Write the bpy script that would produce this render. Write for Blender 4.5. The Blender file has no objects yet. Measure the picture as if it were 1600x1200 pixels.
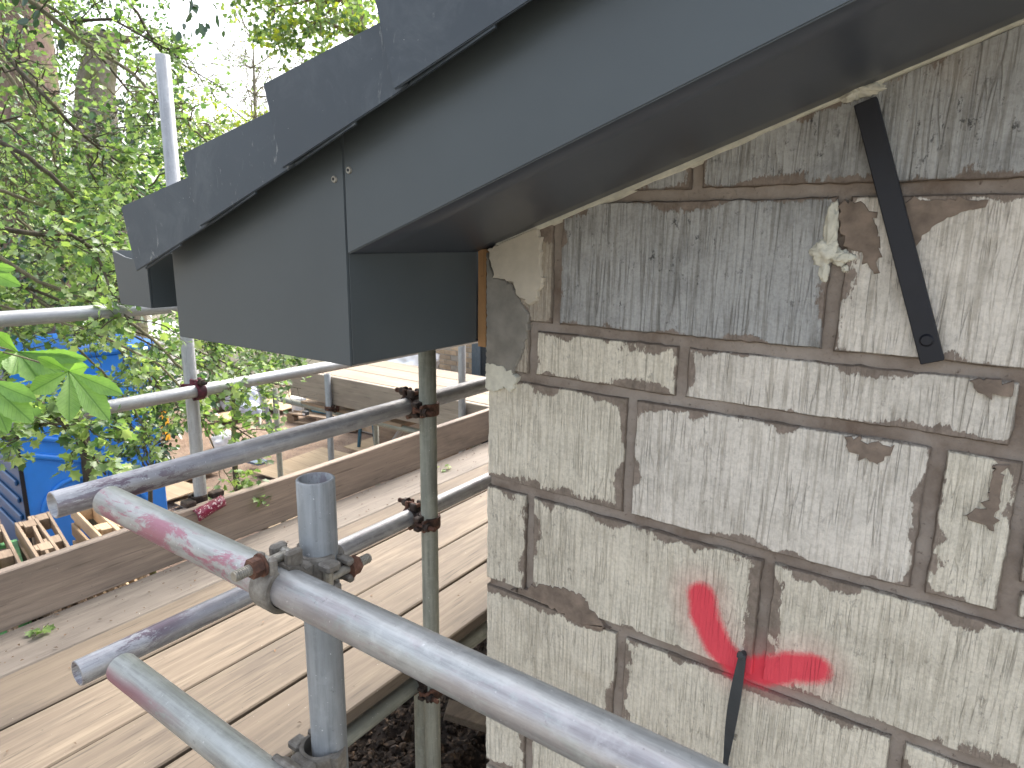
import bpy, bmesh, math, random
import numpy as np
from mathutils import Vector, Matrix, noise

random.seed(7); rng = np.random.default_rng(7)
S = bpy.context.scene
COL = S.collection
PI = math.pi

# ------------------------------------------------------------------ camera, light, exposure
F_PX, YAW, PITCH, ROLL = 1031.0, 0.6075, 0.2169, 0.01354      # measured from the vanishing points (1600 px wide frame)
cy, sy = math.cos(YAW), math.sin(YAW); cp, sp = math.cos(PITCH), math.sin(PITCH)
c_f = Vector((-sy*cp, cy*cp, -sp)); c_r = Vector((cy, sy, 0)); c_u = c_r.cross(c_f)
cr, sr = math.cos(ROLL), math.sin(ROLL)
c_r, c_u = cr*c_r + sr*c_u, cr*c_u - sr*c_r
cam = bpy.data.cameras.new('camera'); co = bpy.data.objects.new('camera', cam); COL.objects.link(co)
co.matrix_world = Matrix(((c_r.x, c_u.x, -c_f.x, 0), (c_r.y, c_u.y, -c_f.y, 0), (c_r.z, c_u.z, -c_f.z, 0), (0, 0, 0, 1)))
cam.sensor_width = 36; cam.lens = 36*F_PX/1600; cam.clip_start = 0.05; cam.clip_end = 1000
S.camera = co
cam.dof.use_dof = True; cam.dof.focus_distance = 1.15; cam.dof.aperture_fstop = 13.5

SUN_AZ = (-0.30, 0.95)      # horizontal direction towards the sun
SUN_EL = math.radians(50)
W = bpy.data.worlds.new('World'); S.world = W; W.use_nodes = True
nt = W.node_tree; bg = nt.nodes['Background']
sky = nt.nodes.new('ShaderNodeTexSky'); sky.sky_type = 'NISHITA'; sky.sun_disc = False
sky.sun_elevation = SUN_EL; sky.sun_rotation = math.atan2(SUN_AZ[0], SUN_AZ[1])
sky.dust_density = 6.0; sky.air_density = 1.0; sky.ozone_density = 1.0
hs = nt.nodes.new('ShaderNodeHueSaturation'); hs.inputs['Saturation'].default_value = 0.5   # thin bright cloud over the blue
nt.links.new(sky.outputs[0], hs.inputs['Color']); nt.links.new(hs.outputs[0], bg.inputs[0])
bg.inputs[1].default_value = 0.15
sl = bpy.data.lights.new('sun', 'SUN'); so = bpy.data.objects.new('sun', sl); COL.objects.link(so)
sl.energy = 0.55; sl.angle = math.radians(16); sl.color = (1.0, 0.95, 0.87)
sd = Vector((SUN_AZ[0], SUN_AZ[1], 0)).normalized()*math.cos(SUN_EL) + Vector((0, 0, math.sin(SUN_EL)))
so.rotation_euler = sd.to_track_quat('Z', 'Y').to_euler()
S.view_settings.view_transform = 'Standard'; S.view_settings.look = 'None'
S.view_settings.exposure = 2.1; S.view_settings.gamma = 1; S.view_settings.use_curve_mapping = False
S.render.engine = 'CYCLES'

def ray(px, py):
    return c_f + c_r*((px-800)/F_PX) - c_u*((py-600)/F_PX)
def at(px, py, depth):               # point at a measured depth along the optical axis
    return ray(px, py)*depth
def on(px, py, ax, v):               # point on the plane axis = v
    d = ray(px, py); return d*(v/d[ax])

# ------------------------------------------------------------------ helpers
def tag(o, label=None, cat=None, group=None, kind=None):
    if label: o['label'] = label
    if cat: o['category'] = cat
    if group: o['group'] = group
    if kind: o['kind'] = kind
    return o
def empty(name, loc, label=None, cat=None, group=None):
    o = bpy.data.objects.new(name, None); COL.objects.link(o); o.location = loc
    o.empty_display_size = 0.05
    return tag(o, label, cat, group)
def attach(o, parent):
    if parent is not None:
        o.parent = parent
        m = Matrix.Identity(4)
        p = parent
        while p is not None:
            m = Matrix.Translation(p.location) @ p.rotation_euler.to_matrix().to_4x4() if p.parent is None and p.type == 'EMPTY' else m
            p = p.parent
        o.matrix_parent_inverse = m.inverted()
    return o
def link(name, me, mat, parent=None, smooth=False):
    o = bpy.data.objects.new(name, me); COL.objects.link(o)
    if mat is not None and not me.materials: me.materials.append(mat)
    if smooth: me.shade_smooth()
    return attach(o, parent)
def pyd(name, vs, fs, mat, parent=None, smooth=False):
    me = bpy.data.meshes.new(name); me.from_pydata([tuple(v) for v in vs], [], fs); me.update()
    return link(name, me, mat, parent, smooth)
def frombm(name, bm, mat, parent=None, smooth=False):
    me = bpy.data.meshes.new(name); bm.normal_update(); bm.to_mesh(me); bm.free()
    return link(name, me, mat, parent, smooth)
def bm_box(bm, lo, hi, bev=0.0, M=None):
    g = bmesh.ops.create_cube(bm, size=1)
    vs = g['verts']; lo = Vector(lo); hi = Vector(hi); c = (lo+hi)/2; s = hi-lo
    for v in vs: v.co = Vector((v.co.x*s.x, v.co.y*s.y, v.co.z*s.z)) + c
    if bev:
        es = list({e for v in vs for e in v.link_edges})
        r = bmesh.ops.bevel(bm, geom=es, offset=bev, segments=1, affect='EDGES', profile=0.5)
        vs = list({v for f in r['faces'] for v in f.verts} | {v for v in vs if v.is_valid})
    if M is not None:
        for v in vs: v.co = M @ v.co
    return vs
def box(name, lo, hi, mat, parent=None, bev=0.0, M=None):
    bm = bmesh.new(); bm_box(bm, lo, hi, bev, M); return frombm(name, bm, mat, parent)
def axis_m(p0, p1):
    p0 = Vector(p0); p1 = Vector(p1); d = (p1-p0)
    q = d.to_track_quat('Z', 'Y')
    return Matrix.Translation(p0) @ q.to_matrix().to_4x4(), d.length
def tube_mesh(name, L, r=0.02415, t=0.004, n=40, rings=1):
    vs = []; fs = []
    zs = [0, 0.0012] + [L*i/(rings) for i in range(1, rings)] + [L-0.0012, L]
    for k, z in enumerate(zs):
        rr = r-0.0012 if k in (0, len(zs)-1) else r
        vs += [(rr*math.cos(2*PI*i/n), rr*math.sin(2*PI*i/n), z) for i in range(n)]
    R = len(zs)
    for k in range(R-1):
        for i in range(n): fs.append((k*n+i, k*n+(i+1) % n, (k+1)*n+(i+1) % n, (k+1)*n+i))
    b = len(vs)
    for z in (0, L): vs += [((r-t)*math.cos(2*PI*i/n), (r-t)*math.sin(2*PI*i/n), z) for i in range(n)]
    for i in range(n):
        j = (i+1) % n
        fs.append((b+j, b+i, b+n+i, b+n+j)); fs.append((b+i, b+j, j, i)); fs.append((b+n+j, b+n+i, (R-1)*n+i, (R-1)*n+j))
    me = bpy.data.meshes.new(name); me.from_pydata(vs, [], fs); me.update(); me.shade_smooth()
    return me
def tube(name, p0, p1, mat, label=None, cat='scaffold tube', group=None, r=0.02415, parent=None, roll=0, t=0.004):
    M, L = axis_m(p0, p1)
    o = link(name, tube_mesh(name, L, r, t=t), mat)
    o.matrix_world = M @ Matrix.Rotation(roll, 4, 'Z')
    if parent is not None: attach(o, parent)
    if label: tag(o, label, cat, group)
    return o
def bm_cyl(bm, p0, p1, r, n=12, r2=None, caps=True):
    M, L = axis_m(p0, p1)
    r2 = r if r2 is None else r2
    a = [bm.verts.new(M @ Vector((r*math.cos(2*PI*i/n), r*math.sin(2*PI*i/n), 0))) for i in range(n)]
    b = [bm.verts.new(M @ Vector((r2*math.cos(2*PI*i/n), r2*math.sin(2*PI*i/n), L))) for i in range(n)]
    for i in range(n): bm.faces.new((a[i], a[(i+1) % n], b[(i+1) % n], b[i]))
    if caps: bm.faces.new(a[::-1]); bm.faces.new(b)
def limb_into(vs, fs, pts, rads, n=6):
    """tapered tube through points"""
    base = len(vs); N = len(pts)
    for k in range(N):
        d = (pts[min(k+1, N-1)] - pts[max(k-1, 0)])
        if d.length < 1e-9: d = Vector((0, 0, 1))
        d.normalize(); a = d.orthogonal().normalized(); b = d.cross(a)
        if k and a.dot(pa) < 0.3:
            a = (pa - d*pa.dot(d)).normalized(); b = d.cross(a)
        pa = a
        for i in range(n):
            t = 2*PI*i/n; vs.append(tuple(pts[k] + (a*math.cos(t) + b*math.sin(t))*rads[k]))
    for k in range(N-1):
        for i in range(n):
            j = (i+1) % n; fs.append((base+k*n+i, base+k*n+j, base+(k+1)*n+j, base+(k+1)*n+i))

# ------------------------------------------------------------------ materials
class NT:
    def __init__(s, name):
        s.m = bpy.data.materials.new(name); s.m.use_nodes = True; s.t = s.m.node_tree
        s.p = s.t.nodes['Principled BSDF']; s.o = s.t.nodes['Material Output']
    def n(s, typ, **kw):
        n = s.t.nodes.new('ShaderNode'+typ)
        for k, v in kw.items():
            if k.startswith('i_'):
                key = k[2:]; key = int(key) if key.isdigit() else key
                n.inputs[key].default_value = v
            else: setattr(n, k, v)
        return n
    def l(s, a, b): s.t.links.new(a, b)
    def setp(s, **kw):
        for k, v in kw.items():
            s.p.inputs[k.replace('_', ' ')].default_value = v
    def coord(s, out='Object', scale=(1, 1, 1), rand=True):
        tc = s.n('TexCoord'); mp = s.n('Mapping'); mp.inputs['Scale'].default_value = scale
        s.l(tc.outputs[out], mp.inputs['Vector'])
        if rand:
            oi = s.n('ObjectInfo'); ml = s.n('Math', operation='MULTIPLY'); ml.inputs[1].default_value = 37.0
            s.l(oi.outputs['Random'], ml.inputs[0]); s.l(ml.outputs[0], mp.inputs['Location'])
        return mp.outputs[0]
    def noise(s, vec, scale=5, detail=4, rough=0.55, dist=0.0):
        n = s.n('TexNoise'); n.inputs['Scale'].default_value = scale; n.inputs['Detail'].default_value = detail
        n.inputs['Roughness'].default_value = rough; n.inputs['Distortion'].default_value = dist
        s.l(vec, n.inputs['Vector']); return n.outputs['Fac']
    def ramp(s, fac, stops):
        r = s.n('ValToRGB'); e = r.color_ramp.elements
        while len(e) < len(stops): e.new(0.5)
        for k, (p, c) in enumerate(stops):
            e[k].position = p; e[k].color = (*c, 1) if len(c) == 3 else c
        s.l(fac, r.inputs[0]); return r.outputs[0]
    def mask(s, fac, lo, hi):
        m = s.n('MapRange', interpolation_type='SMOOTHSTEP'); m.inputs['From Min'].default_value = lo; m.inputs['From Max'].default_value = hi
        s.l(fac, m.inputs['Value']); return m.outputs[0]
    def math(s, op, a, b=None, c=None):
        m = s.n('Math', operation=op)
        for i, x in enumerate((a, b, c)):
            if x is None: continue
            if isinstance(x, (int, float)): m.inputs[i].default_value = x
            else: s.l(x, m.inputs[i])
        return m.outputs[0]
    def mix(s, fac, a, b, blend='MIX'):
        m = s.n('Mix', data_type='RGBA', blend_type=blend)
        for k, x in ((0, fac), (6, a), (7, b)):
            if isinstance(x, (int, float)): m.inputs[k].default_value = x
            elif isinstance(x, tuple): m.inputs[k].default_value = (*x, 1) if len(x) == 3 else x
            else: s.l(x, m.inputs[k])
        return m.outputs[2]
    def bump(s, h, strength=0.4, dist=0.002):
        b = s.n('Bump'); b.inputs['Strength'].default_value = strength; b.inputs['Distance'].default_value = dist
        s.l(h, b.inputs['Height']); s.l(b.outputs[0], s.p.inputs['Normal'])
    def col(s, c): s.l(c, s.p.inputs['Base Color'])

def plain(name, c, rough=0.6, metal=0.0, var=0.25, scale=20, bump=0.15):
    a = NT(name); v = a.coord(); f = a.noise(v, scale, 5)
    a.col(a.ramp(f, [(0.3, tuple(x*(1-var) for x in c)), (0.7, tuple(min(1, x*(1+var)) for x in c))]))
    a.setp(Roughness=rough, Metallic=metal)
    if bump: a.bump(a.noise(v, scale*4, 3), bump, 0.002)
    return a.m

# spray paint mark: distance to a polyline on the wall, shared by blocks and mortar
WALL_Y = 1.02
SPRAY = [on(*p, 1, WALL_Y) for p in ((1096, 932), (1103, 968), (1122, 1008), (1150, 1042), (1188, 1052), (1232, 1042), (1270, 1044))]
def spray(a, col):
    geo = a.n('NewGeometry'); sep = a.n('SeparateXYZ'); a.l(geo.outputs['Position'], sep.inputs[0])
    cb = a.n('CombineXYZ'); a.l(sep.outputs[0], cb.inputs[0]); a.l(sep.outputs[2], cb.inputs[2])
    best = None
    for p, q in zip(SPRAY[:-1], SPRAY[1:]):
        P = Vector((p.x, 0, p.z)); Q = Vector((q.x, 0, q.z)); D = Q-P
        sub = a.n('VectorMath', operation='SUBTRACT'); a.l(cb.outputs[0], sub.inputs[0]); sub.inputs[1].default_value = P
        dt = a.n('VectorMath', operation='DOT_PRODUCT'); a.l(sub.outputs[0], dt.inputs[0]); dt.inputs[1].default_value = D/D.length_squared
        cl = a.n('Clamp'); a.l(dt.outputs['Value'], cl.inputs[0])
        sc = a.n('VectorMath', operation='SCALE'); sc.inputs[0].default_value = D; a.l(cl.outputs[0], sc.inputs['Scale'])
        s2 = a.n('VectorMath', operation='SUBTRACT'); a.l(sub.outputs[0], s2.inputs[0]); a.l(sc.outputs[0], s2.inputs[1])
        ln = a.n('VectorMath', operation='LENGTH'); a.l(s2.outputs[0], ln.inputs[0])
        best = ln.outputs['Value'] if best is None else a.math('MINIMUM', best, ln.outputs['Value'])
    fine = a.noise(cb.outputs[0], 260, 2, 0.7); big = a.noise(cb.outputs[0], 25, 3)
    d = a.math('ADD', best, a.math('MULTIPLY', a.math('SUBTRACT', fine, 0.5), 0.012))
    d = a.math('ADD', d, a.math('MULTIPLY', a.math('SUBTRACT', big, 0.5), 0.012))
    core = a.mask(d, 0.036, 0.017)
    # thin overspray
    halo = a.math('MULTIPLY', a.mask(best, 0.075, 0.015), 0.16)
    m = a.math('MULTIPLY', a.math('MAXIMUM', core, halo), 0.97)
    return a.mix(m, col, (0.76, 0.055, 0.085))

def block_mat(name, base, dark, speck, groove=230, vline=0.5, speck_amt=0.5, edge_w=1.0, fq=1.0, la=1.0):
    a = NT(name)
    v = a.coord(); vs_ = a.coord(scale=(1, 1, 0.045)); vd = a.coord(scale=(1, 1, 0.12))
    big = a.noise(v, 7, 5, 0.6); med = a.noise(v, 28, 5, 0.65); fine = a.noise(v, 170, 4, 0.7)
    comb = a.noise(vs_, groove, 3, 0.65, 0.1)
    def rot(ang, sc):
        tc = a.n('TexCoord'); oi = a.n('ObjectInfo'); mp = a.n('Mapping'); mp.inputs['Rotation'].default_value = (0, math.radians(ang), 0); mp.inputs['Scale'].default_value = sc
        ml = a.math('MULTIPLY', oi.outputs['Random'], 41.0); a.l(tc.outputs['Object'], mp.inputs['Vector']); a.l(ml, mp.inputs['Location']); return mp.outputs[0]
    def hair(vec, scale, width):            # thin wandering contour lines of a stretched noise
        n_ = a.noise(vec, scale, 2, 0.4, 0.0); return a.mask(a.math('ABSOLUTE', a.math('SUBTRACT', n_, 0.5)), width, width*0.25)
    l1 = hair(rot(0, (1, 1, 0.05)), groove*0.22*fq, 0.016); l2 = hair(rot(7, (1, 1, 0.06)), groove*0.13*fq, 0.010); l3 = hair(rot(-8, (1, 1, 0.06)), groove*0.12*fq, 0.009)
    lines = a.math('MAXIMUM', l1, a.math('MAXIMUM', l2, l3))
    sel = a.mask(a.noise(v, 16, 2), 0.42, 0.60)
    lines = a.math('MULTIPLY', lines, a.math('ADD', a.math('MULTIPLY', sel, 0.75), 0.25))
    comb2 = a.math('SUBTRACT', 0.5, a.math('MULTIPLY', lines, 0.5))
    col = a.ramp(big, [(0.25, dark), (0.5, base), (0.8, tuple(min(1, x*1.13) for x in base))])
    col = a.mix(a.mask(med, 0.35, 0.75), col, a.mix(0.5, col, tuple(x*1.18 for x in base)))
    col = a.mix(a.math('MULTIPLY', a.mask(fine, 0.42, 0.62), 0.45), col, a.mix(1.0, col, (0.70, 0.69, 0.67), 'MULTIPLY'))
    # dark hairlines of the combing
    col = a.mix(a.math('MULTIPLY', a.mask(comb, 0.50, 0.38), vline*0.9), col, a.mix(1.0, col, (0.58, 0.56, 0.52), 'MULTIPLY'))
    col = a.mix(a.math('MULTIPLY', a.mask(comb, 0.55, 0.66), vline*0.5), col, a.mix(1.0, col, (1.28, 1.28, 1.26), 'MULTIPLY'))
    col = a.mix(a.math('MULTIPLY', lines, vline*0.85*la), col, a.mix(1.0, col, (0.42, 0.40, 0.37), 'MULTIPLY'))
    pits = a.noise(a.coord(scale=(1, 1, 0.6)), 90, 4, 0.75)
    pm = a.math('MULTIPLY', a.mask(pits, 0.565, 0.66), a.mask(a.noise(v, 11, 5, 0.75), 0.44, 0.60))
    col = a.mix(a.math('MULTIPLY', pm, speck_amt), col, speck)
    # yellow-brown weather stains
    st = a.noise(v, 4.3, 3, 0.5, 0.5); col = a.mix(a.math('MULTIPLY', a.mask(st, 0.62, 0.78), 0.4), col, (0.36, 0.25, 0.13))
    # mortar smeared over the edges: ragged band whose width wanders
    u1 = a.n('UVMap', uv_map='e0'); u2 = a.n('UVMap', uv_map='e1')
    s1 = a.n('SeparateXYZ'); s2 = a.n('SeparateXYZ'); a.l(u1.outputs[0], s1.inputs[0]); a.l(u2.outputs[0], s2.inputs[0])
    e = a.math('MINIMUM', a.math('MINIMUM', s1.outputs[0], s1.outputs[1]), a.math('MINIMUM', s2.outputs[0], s2.outputs[1]))
    wn = a.noise(v, 11, 3, 0.5); rag = a.noise(a.coord(scale=(1.6, 1, 0.5)), 110, 4, 0.75)
    wdt = a.math('MULTIPLY', a.math('SUBTRACT', wn, 0.475), 0.12*edge_w)
    wdt = a.math('ADD', a.math('MINIMUM', wdt, 0.018*edge_w), a.math('MULTIPLY', a.math('SUBTRACT', rag, 0.5), 0.030))
    sm = a.mask(a.math('SUBTRACT', wdt, e), -0.0015, 0.0015)
    mor = a.ramp(a.noise(v, 60, 5, 0.7), [(0.3, (0.12, 0.09, 0.068)), (0.7, (0.26, 0.205, 0.165))])
    col = a.mix(a.math('MULTIPLY', sm, 0.92), col, mor)
    rim = a.mask(a.math('ADD', e, a.math('MULTIPLY', a.math('SUBTRACT', rag, 0.5), 0.006)), 0.0035, 0.0005)
    col = a.mix(a.math('MULTIPLY', rim, 0.7), col, (0.10, 0.075, 0.055))
    col = spray(a, col)
    a.col(col); a.setp(Roughness=0.85)
    h = a.math('ADD', a.math('MULTIPLY', comb, 1.0), a.math('MULTIPLY', comb2, 0.9))
    h = a.math('ADD', a.math('MULTIPLY', h, a.math('SUBTRACT', 1.0, a.math('MULTIPLY', sm, 0.6))), a.math('MULTIPLY', fine, 0.35))
    h = a.math('ADD', h, a.math('MULTIPLY', sm, 0.4))
    a.bump(h, 0.95, 0.0034)
    return a.m
M_cream = block_mat('cream_block', (0.67, 0.62, 0.51), (0.54, 0.495, 0.40), (0.10, 0.085, 0.07), 225, 0.52, 0.45, fq=1.7, la=0.5)
M_pale = block_mat('pale_combed_block', (0.65, 0.605, 0.53), (0.51, 0.475, 0.41), (0.10, 0.08, 0.065), 160, 0.62, 0.35, fq=1.5, la=0.6)
M_grey = block_mat('blue_grey_block', (0.37, 0.372, 0.36), (0.235, 0.238, 0.232), (0.045, 0.045, 0.045), 150, 0.7, 0.85, 0.9, fq=1.2, la=0.65)
M_smear = block_mat('mortar_smeared_block', (0.42, 0.37, 0.30), (0.27, 0.21, 0.155), (0.09, 0.07, 0.05), 200, 0.5, 0.5, 1.6)

def mortar_mat():
    a = NT('mortar'); v = a.coord('Object', rand=False)
    n = a.noise(v, 9, 5, 0.6); f = a.noise(v, 120, 4, 0.7)
    c = a.ramp(n, [(0.3, (0.16, 0.118, 0.088)), (0.5, (0.28, 0.235, 0.195)), (0.75, (0.37, 0.325, 0.28))])
    c = a.mix(a.mask(f, 0.6, 0.75), c, (0.12, 0.09, 0.07))
    a.col(spray(a, c)); a.setp(Roughness=0.95); a.bump(a.math('ADD', f, a.noise(v, 30, 3)), 0.6, 0.004)
    return a.m
M_mortar = mortar_mat()

def sheet_mat(name, c, rough=0.38, chalk=0.0, coat=0.0):
    a = NT(name); v = a.coord(); big = a.noise(v, 3.5, 4)
    col = a.ramp(big, [(0.3, tuple(x*0.9 for x in c)), (0.7, tuple(x*1.1 for x in c))])
    if chalk:
        vc = a.coord(scale=(3.0, 1, 1.2)); sc = a.noise(vc, 13, 6, 0.75, 1.2); clump = a.noise(v, 5, 3)
        m = a.math('MULTIPLY', a.mask(sc, 0.58, 0.70), a.mask(clump, 0.42, 0.62))
        col = a.mix(a.math('MULTIPLY', m, chalk), col, (0.30, 0.31, 0.30))
        haze = a.mask(a.noise(v, 9, 6, 0.7, 0.8), 0.45, 0.8); col = a.mix(a.math('MULTIPLY', haze, 0.25*chalk), col, (0.17, 0.19, 0.20))
        sp_ = a.noise(v, 160, 2, 0.5); col = a.mix(a.math('MULTIPLY', a.mask(sp_, 0.76, 0.80), 0.6*chalk), col, (0.5, 0.5, 0.47))
    oi = a.n('ObjectInfo'); hv = a.n('HueSaturation'); m_ = a.n('MapRange'); m_.inputs['To Min'].default_value = 0.9; m_.inputs['To Max'].default_value = 1.12 if chalk else 1.0
    a.l(oi.outputs['Random'], m_.inputs[0]); a.l(m_.outputs[0], hv.inputs['Value']); a.l(col, hv.inputs['Color'])
    a.col(hv.outputs[0]); a.setp(Roughness=rough)
    a.bump(a.noise(v, 420, 2), 0.06, 0.001)
    return a.m
M_barge = sheet_mat('anthracite_sheet', (0.064, 0.078, 0.085), 0.40)
M_soffit = sheet_mat('anthracite_soffit', (0.060, 0.070, 0.090), 0.34)
M_cap = sheet_mat('slate_grey_verge_plastic', (0.037, 0.049, 0.061), 0.5, chalk=1.0)

def steel(name, c, dark, rough=0.42, metal=0.55, paint=None, amt=0.0, streak=1.0, side=None, wear=0.5, zr=None):
    a = NT(name); v = a.coord(scale=(1, 1, 0.06)); w = a.coord()
    st = a.noise(v, 95, 5, 0.7); mot = a.noise(w, 38, 5, 0.7); big = a.noise(a.coord(scale=(1, 1, 0.3)), 9, 4)
    col = a.ramp(st, [(0.28, dark), (0.55, c), (0.8, tuple(min(1, x*1.25) for x in c))])
    col = a.mix(a.mask(mot, 0.45, 0.7), col, a.mix(wear, col, tuple(min(1, x*1.35) for x in c)))
    col = a.mix(a.math('MULTIPLY', a.mask(big, 0.45, 0.7), 0.7), col, dark)
    grime = a.noise(w, 130, 4, 0.8); col = a.mix(a.math('MULTIPLY', a.mask(grime, 0.62, 0.74), 0.5), col, tuple(x*0.35 for x in dark))
    fleck = a.noise(w, 210, 2, 0.5); col = a.mix(a.math('MULTIPLY', a.mask(fleck, 0.70, 0.76), 0.5), col, (0.75, 0.75, 0.73))
    mt = None
    if paint:
        pn = a.noise(a.coord(scale=(1, 1, 0.35)), 26, 6, 0.8, 0.4); pb = a.noise(a.coord(scale=(1, 1, 0.5)), 5, 2)
        mt = a.math('MULTIPLY', a.mask(pn, 0.46, 0.54), a.mask(pb, 0.62-amt*0.5, 0.75-amt*0.5))
        if side is not None:
            tc = a.n('TexCoord'); sx = a.n('VectorMath', operation='DOT_PRODUCT'); a.l(tc.outputs['Object'], sx.inputs[0]); sx.inputs[1].default_value = side
            mt = a.math('MULTIPLY', mt, a.mask(sx.outputs['Value'], 0.004, 0.014))
        if zr is not None:
            tz_ = a.n('TexCoord'); sz_ = a.n('SeparateXYZ'); a.l(tz_.outputs['Object'], sz_.inputs[0])
            mt = a.math('MULTIPLY', mt, a.math('MAXIMUM', a.mask(sz_.outputs[2], zr[1], zr[0]), 0.12))
        col = a.mix(a.math('MULTIPLY', mt, 0.75), col, paint)
    a.col(col); a.setp(Metallic=metal)
    r = a.n('MapRange'); r.inputs['To Min'].default_value = rough-0.1; r.inputs['To Max'].default_value = rough+0.2; a.l(mot, r.inputs[0])
    a.l(r.outputs[0], a.p.inputs['Roughness'])
    a.bump(a.math('ADD', st, a.math('MULTIPLY', grime, 0.8)), 0.38, 0.0014)
    return a.m
PINK = (0.36, 0.085, 0.15); PURP = (0.07, 0.022, 0.05)
M_tube_a = steel('galvanised_tube', (0.43, 0.44, 0.445), (0.25, 0.255, 0.26), 0.40)
M_tube_pink = steel('galvanised_tube_pink_paint', (0.42, 0.43, 0.42), (0.24, 0.245, 0.24), 0.42, paint=PINK, amt=0.6, side=(0, 1, 0.0), zr=(0.34, 0.46))
M_tube_pink2 = steel('galvanised_tube_faint_pink', (0.40, 0.415, 0.40), (0.24, 0.245, 0.235), 0.45, paint=PINK, amt=0.22, side=(0, 1, 0.0))
M_tube_purple = steel('galvanised_tube_purple_stain', (0.42, 0.42, 0.425), (0.22, 0.215, 0.225), 0.42, paint=PURP, amt=0.42, zr=(0.10, 0.35))
M_tube_dull = steel('weathered_green_grey_tube', (0.30, 0.305, 0.255), (0.17, 0.175, 0.145), 0.6, metal=0.3)
M_tube_pole = steel('blue_grey_tube', (0.31, 0.322, 0.325), (0.175, 0.185, 0.185), 0.5, metal=0.45, paint=PURP, amt=0.30, side=(0.5, -0.8, 0))
M_tube_pale = steel('pale_weathered_tube', (0.37, 0.38, 0.385), (0.25, 0.255, 0.26), 0.45, metal=0.5)  # pale grey base tone for the outer rails and some uprights
M_bolt = plain('zinc_bolt', (0.38, 0.36, 0.31), 0.4, 0.6, 0.3, 120, 0.4)

def rust(name, c1, c2, c3):
    a = NT(name); v = a.coord(); n = a.noise(v, 60, 6, 0.75); m = a.noise(v, 22, 4)
    c = a.ramp(n, [(0.3, c1), (0.5, c2), (0.72, c3)]); c = a.mix(a.mask(m, 0.5, 0.65), c, c1)
    a.col(c); a.setp(Roughness=0.75, Metallic=0.25); a.bump(n, 0.5, 0.002); return a.m
M_rust = rust('rusty_iron', (0.055, 0.03, 0.022), (0.15, 0.07, 0.045), (0.24, 0.13, 0.09))
M_forged = rust('forged_grey_iron', (0.13, 0.115, 0.095), (0.22, 0.20, 0.17), (0.33, 0.31, 0.27))
M_dark_forged = rust('dark_oily_iron', (0.022, 0.016, 0.014), (0.055, 0.038, 0.03), (0.13, 0.085, 0.06))
M_wine = rust('wine_painted_iron', (0.045, 0.012, 0.02), (0.12, 0.022, 0.04), (0.20, 0.05, 0.07))

def wood(name, c1, c2, dark, axis=1, gs=55, spots=0.4, rough=0.75):
    a = NT(name); sc = [1, 1, 1]; sc[axis] = 0.045
    v = a.coord(scale=tuple(sc)); w = a.coord()
    g = a.noise(v, gs, 6, 0.7, 0.5); g2 = a.noise(v, 9, 3, 0.5, 1.0)
    sc2 = [1, 1, 1]; sc2[axis] = 0.3; bl = a.noise(a.coord(scale=tuple(sc2)), 4.5, 5, 0.65)
    c = a.ramp(g, [(0.25, tuple(x*0.72 for x in c2)), (0.45, c2), (0.62, c1), (0.85, tuple(min(1, x*1.15) for x in c1))])
    c = a.mix(a.mask(g2, 0.4, 0.62), c, a.mix(0.55, c, c2))
    c = a.mix(a.math('MULTIPLY', a.mask(bl, 0.44, 0.70), 0.75), c, dark)
    lines = a.noise(v, gs*2.2, 2, 0.5); c = a.mix(a.math('MULTIPLY', a.mask(lines, 0.40, 0.28), 0.65), c, tuple(x*0.45 for x in c2))
    sp_ = a.noise(w, 70, 3, 0.7); c = a.mix(a.math('MULTIPLY', a.mask(sp_, 0.66, 0.74), spots), c, tuple(x*0.5 for x in dark))
    wh = a.noise(w, 95, 3, 0.6); c = a.mix(a.math('MULTIPLY', a.mask(wh, 0.72, 0.78), spots), c, (0.7, 0.68, 0.62))
    oi = a.n('ObjectInfo'); hv = a.n('HueSaturation'); m = a.n('MapRange'); m.inputs['To Min'].default_value = 0.86; m.inputs['To Max'].default_value = 1.12
    a.l(oi.outputs['Random'], m.inputs[0]); a.l(m.outputs[0], hv.inputs['Value']); a.l(c, hv.inputs['Color'])
    a.col(hv.outputs[0]); a.setp(Roughness=rough); a.bump(a.math('ADD', g, a.math('MULTIPLY', lines, 0.6)), 0.35, 0.0018); return a.m
M_board = wood('pale_scaffold_board', (0.225, 0.180, 0.128), (0.155, 0.120, 0.086), (0.088, 0.070, 0.055))
M_board_grey = wood('greyed_scaffold_board', (0.270, 0.234, 0.194), (0.211, 0.180, 0.149), (0.135, 0.113, 0.095), spots=0.7)
M_toe = wood('weathered_toe_board', (0.33, 0.262, 0.207), (0.25, 0.197, 0.157), (0.130, 0.106, 0.088))
M_board_x = wood('pale_board_crosswise', (0.289, 0.234, 0.172), (0.234, 0.187, 0.133), (0.164, 0.133, 0.101), axis=0)
M_toe_x = wood('grey_board_face_crosswise', (0.36, 0.31, 0.25), (0.28, 0.24, 0.19), (0.19, 0.16, 0.13), axis=0)
M_pallet = wood('raw_pallet_timber', (0.58, 0.44, 0.27), (0.46, 0.33, 0.20), (0.26, 0.17, 0.11), axis=0, gs=40)
M_pallet_old = wood('old_pallet_timber', (0.33, 0.25, 0.17), (0.25, 0.18, 0.12), (0.12, 0.08, 0.05), axis=0, gs=40)
M_osb = wood('osb_sheet', (0.52, 0.40, 0.26), (0.45, 0.33, 0.20), (0.34, 0.25, 0.16), axis=0, gs=16, spots=0.7)
M_green_wood = plain('green_painted_wood', (0.10, 0.30, 0.11), 0.6, 0, 0.35, 18)
M_blue = plain('blue_plastic', (0.022, 0.20, 0.66), 0.35, 0, 0.12, 3, 0.04)
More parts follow.
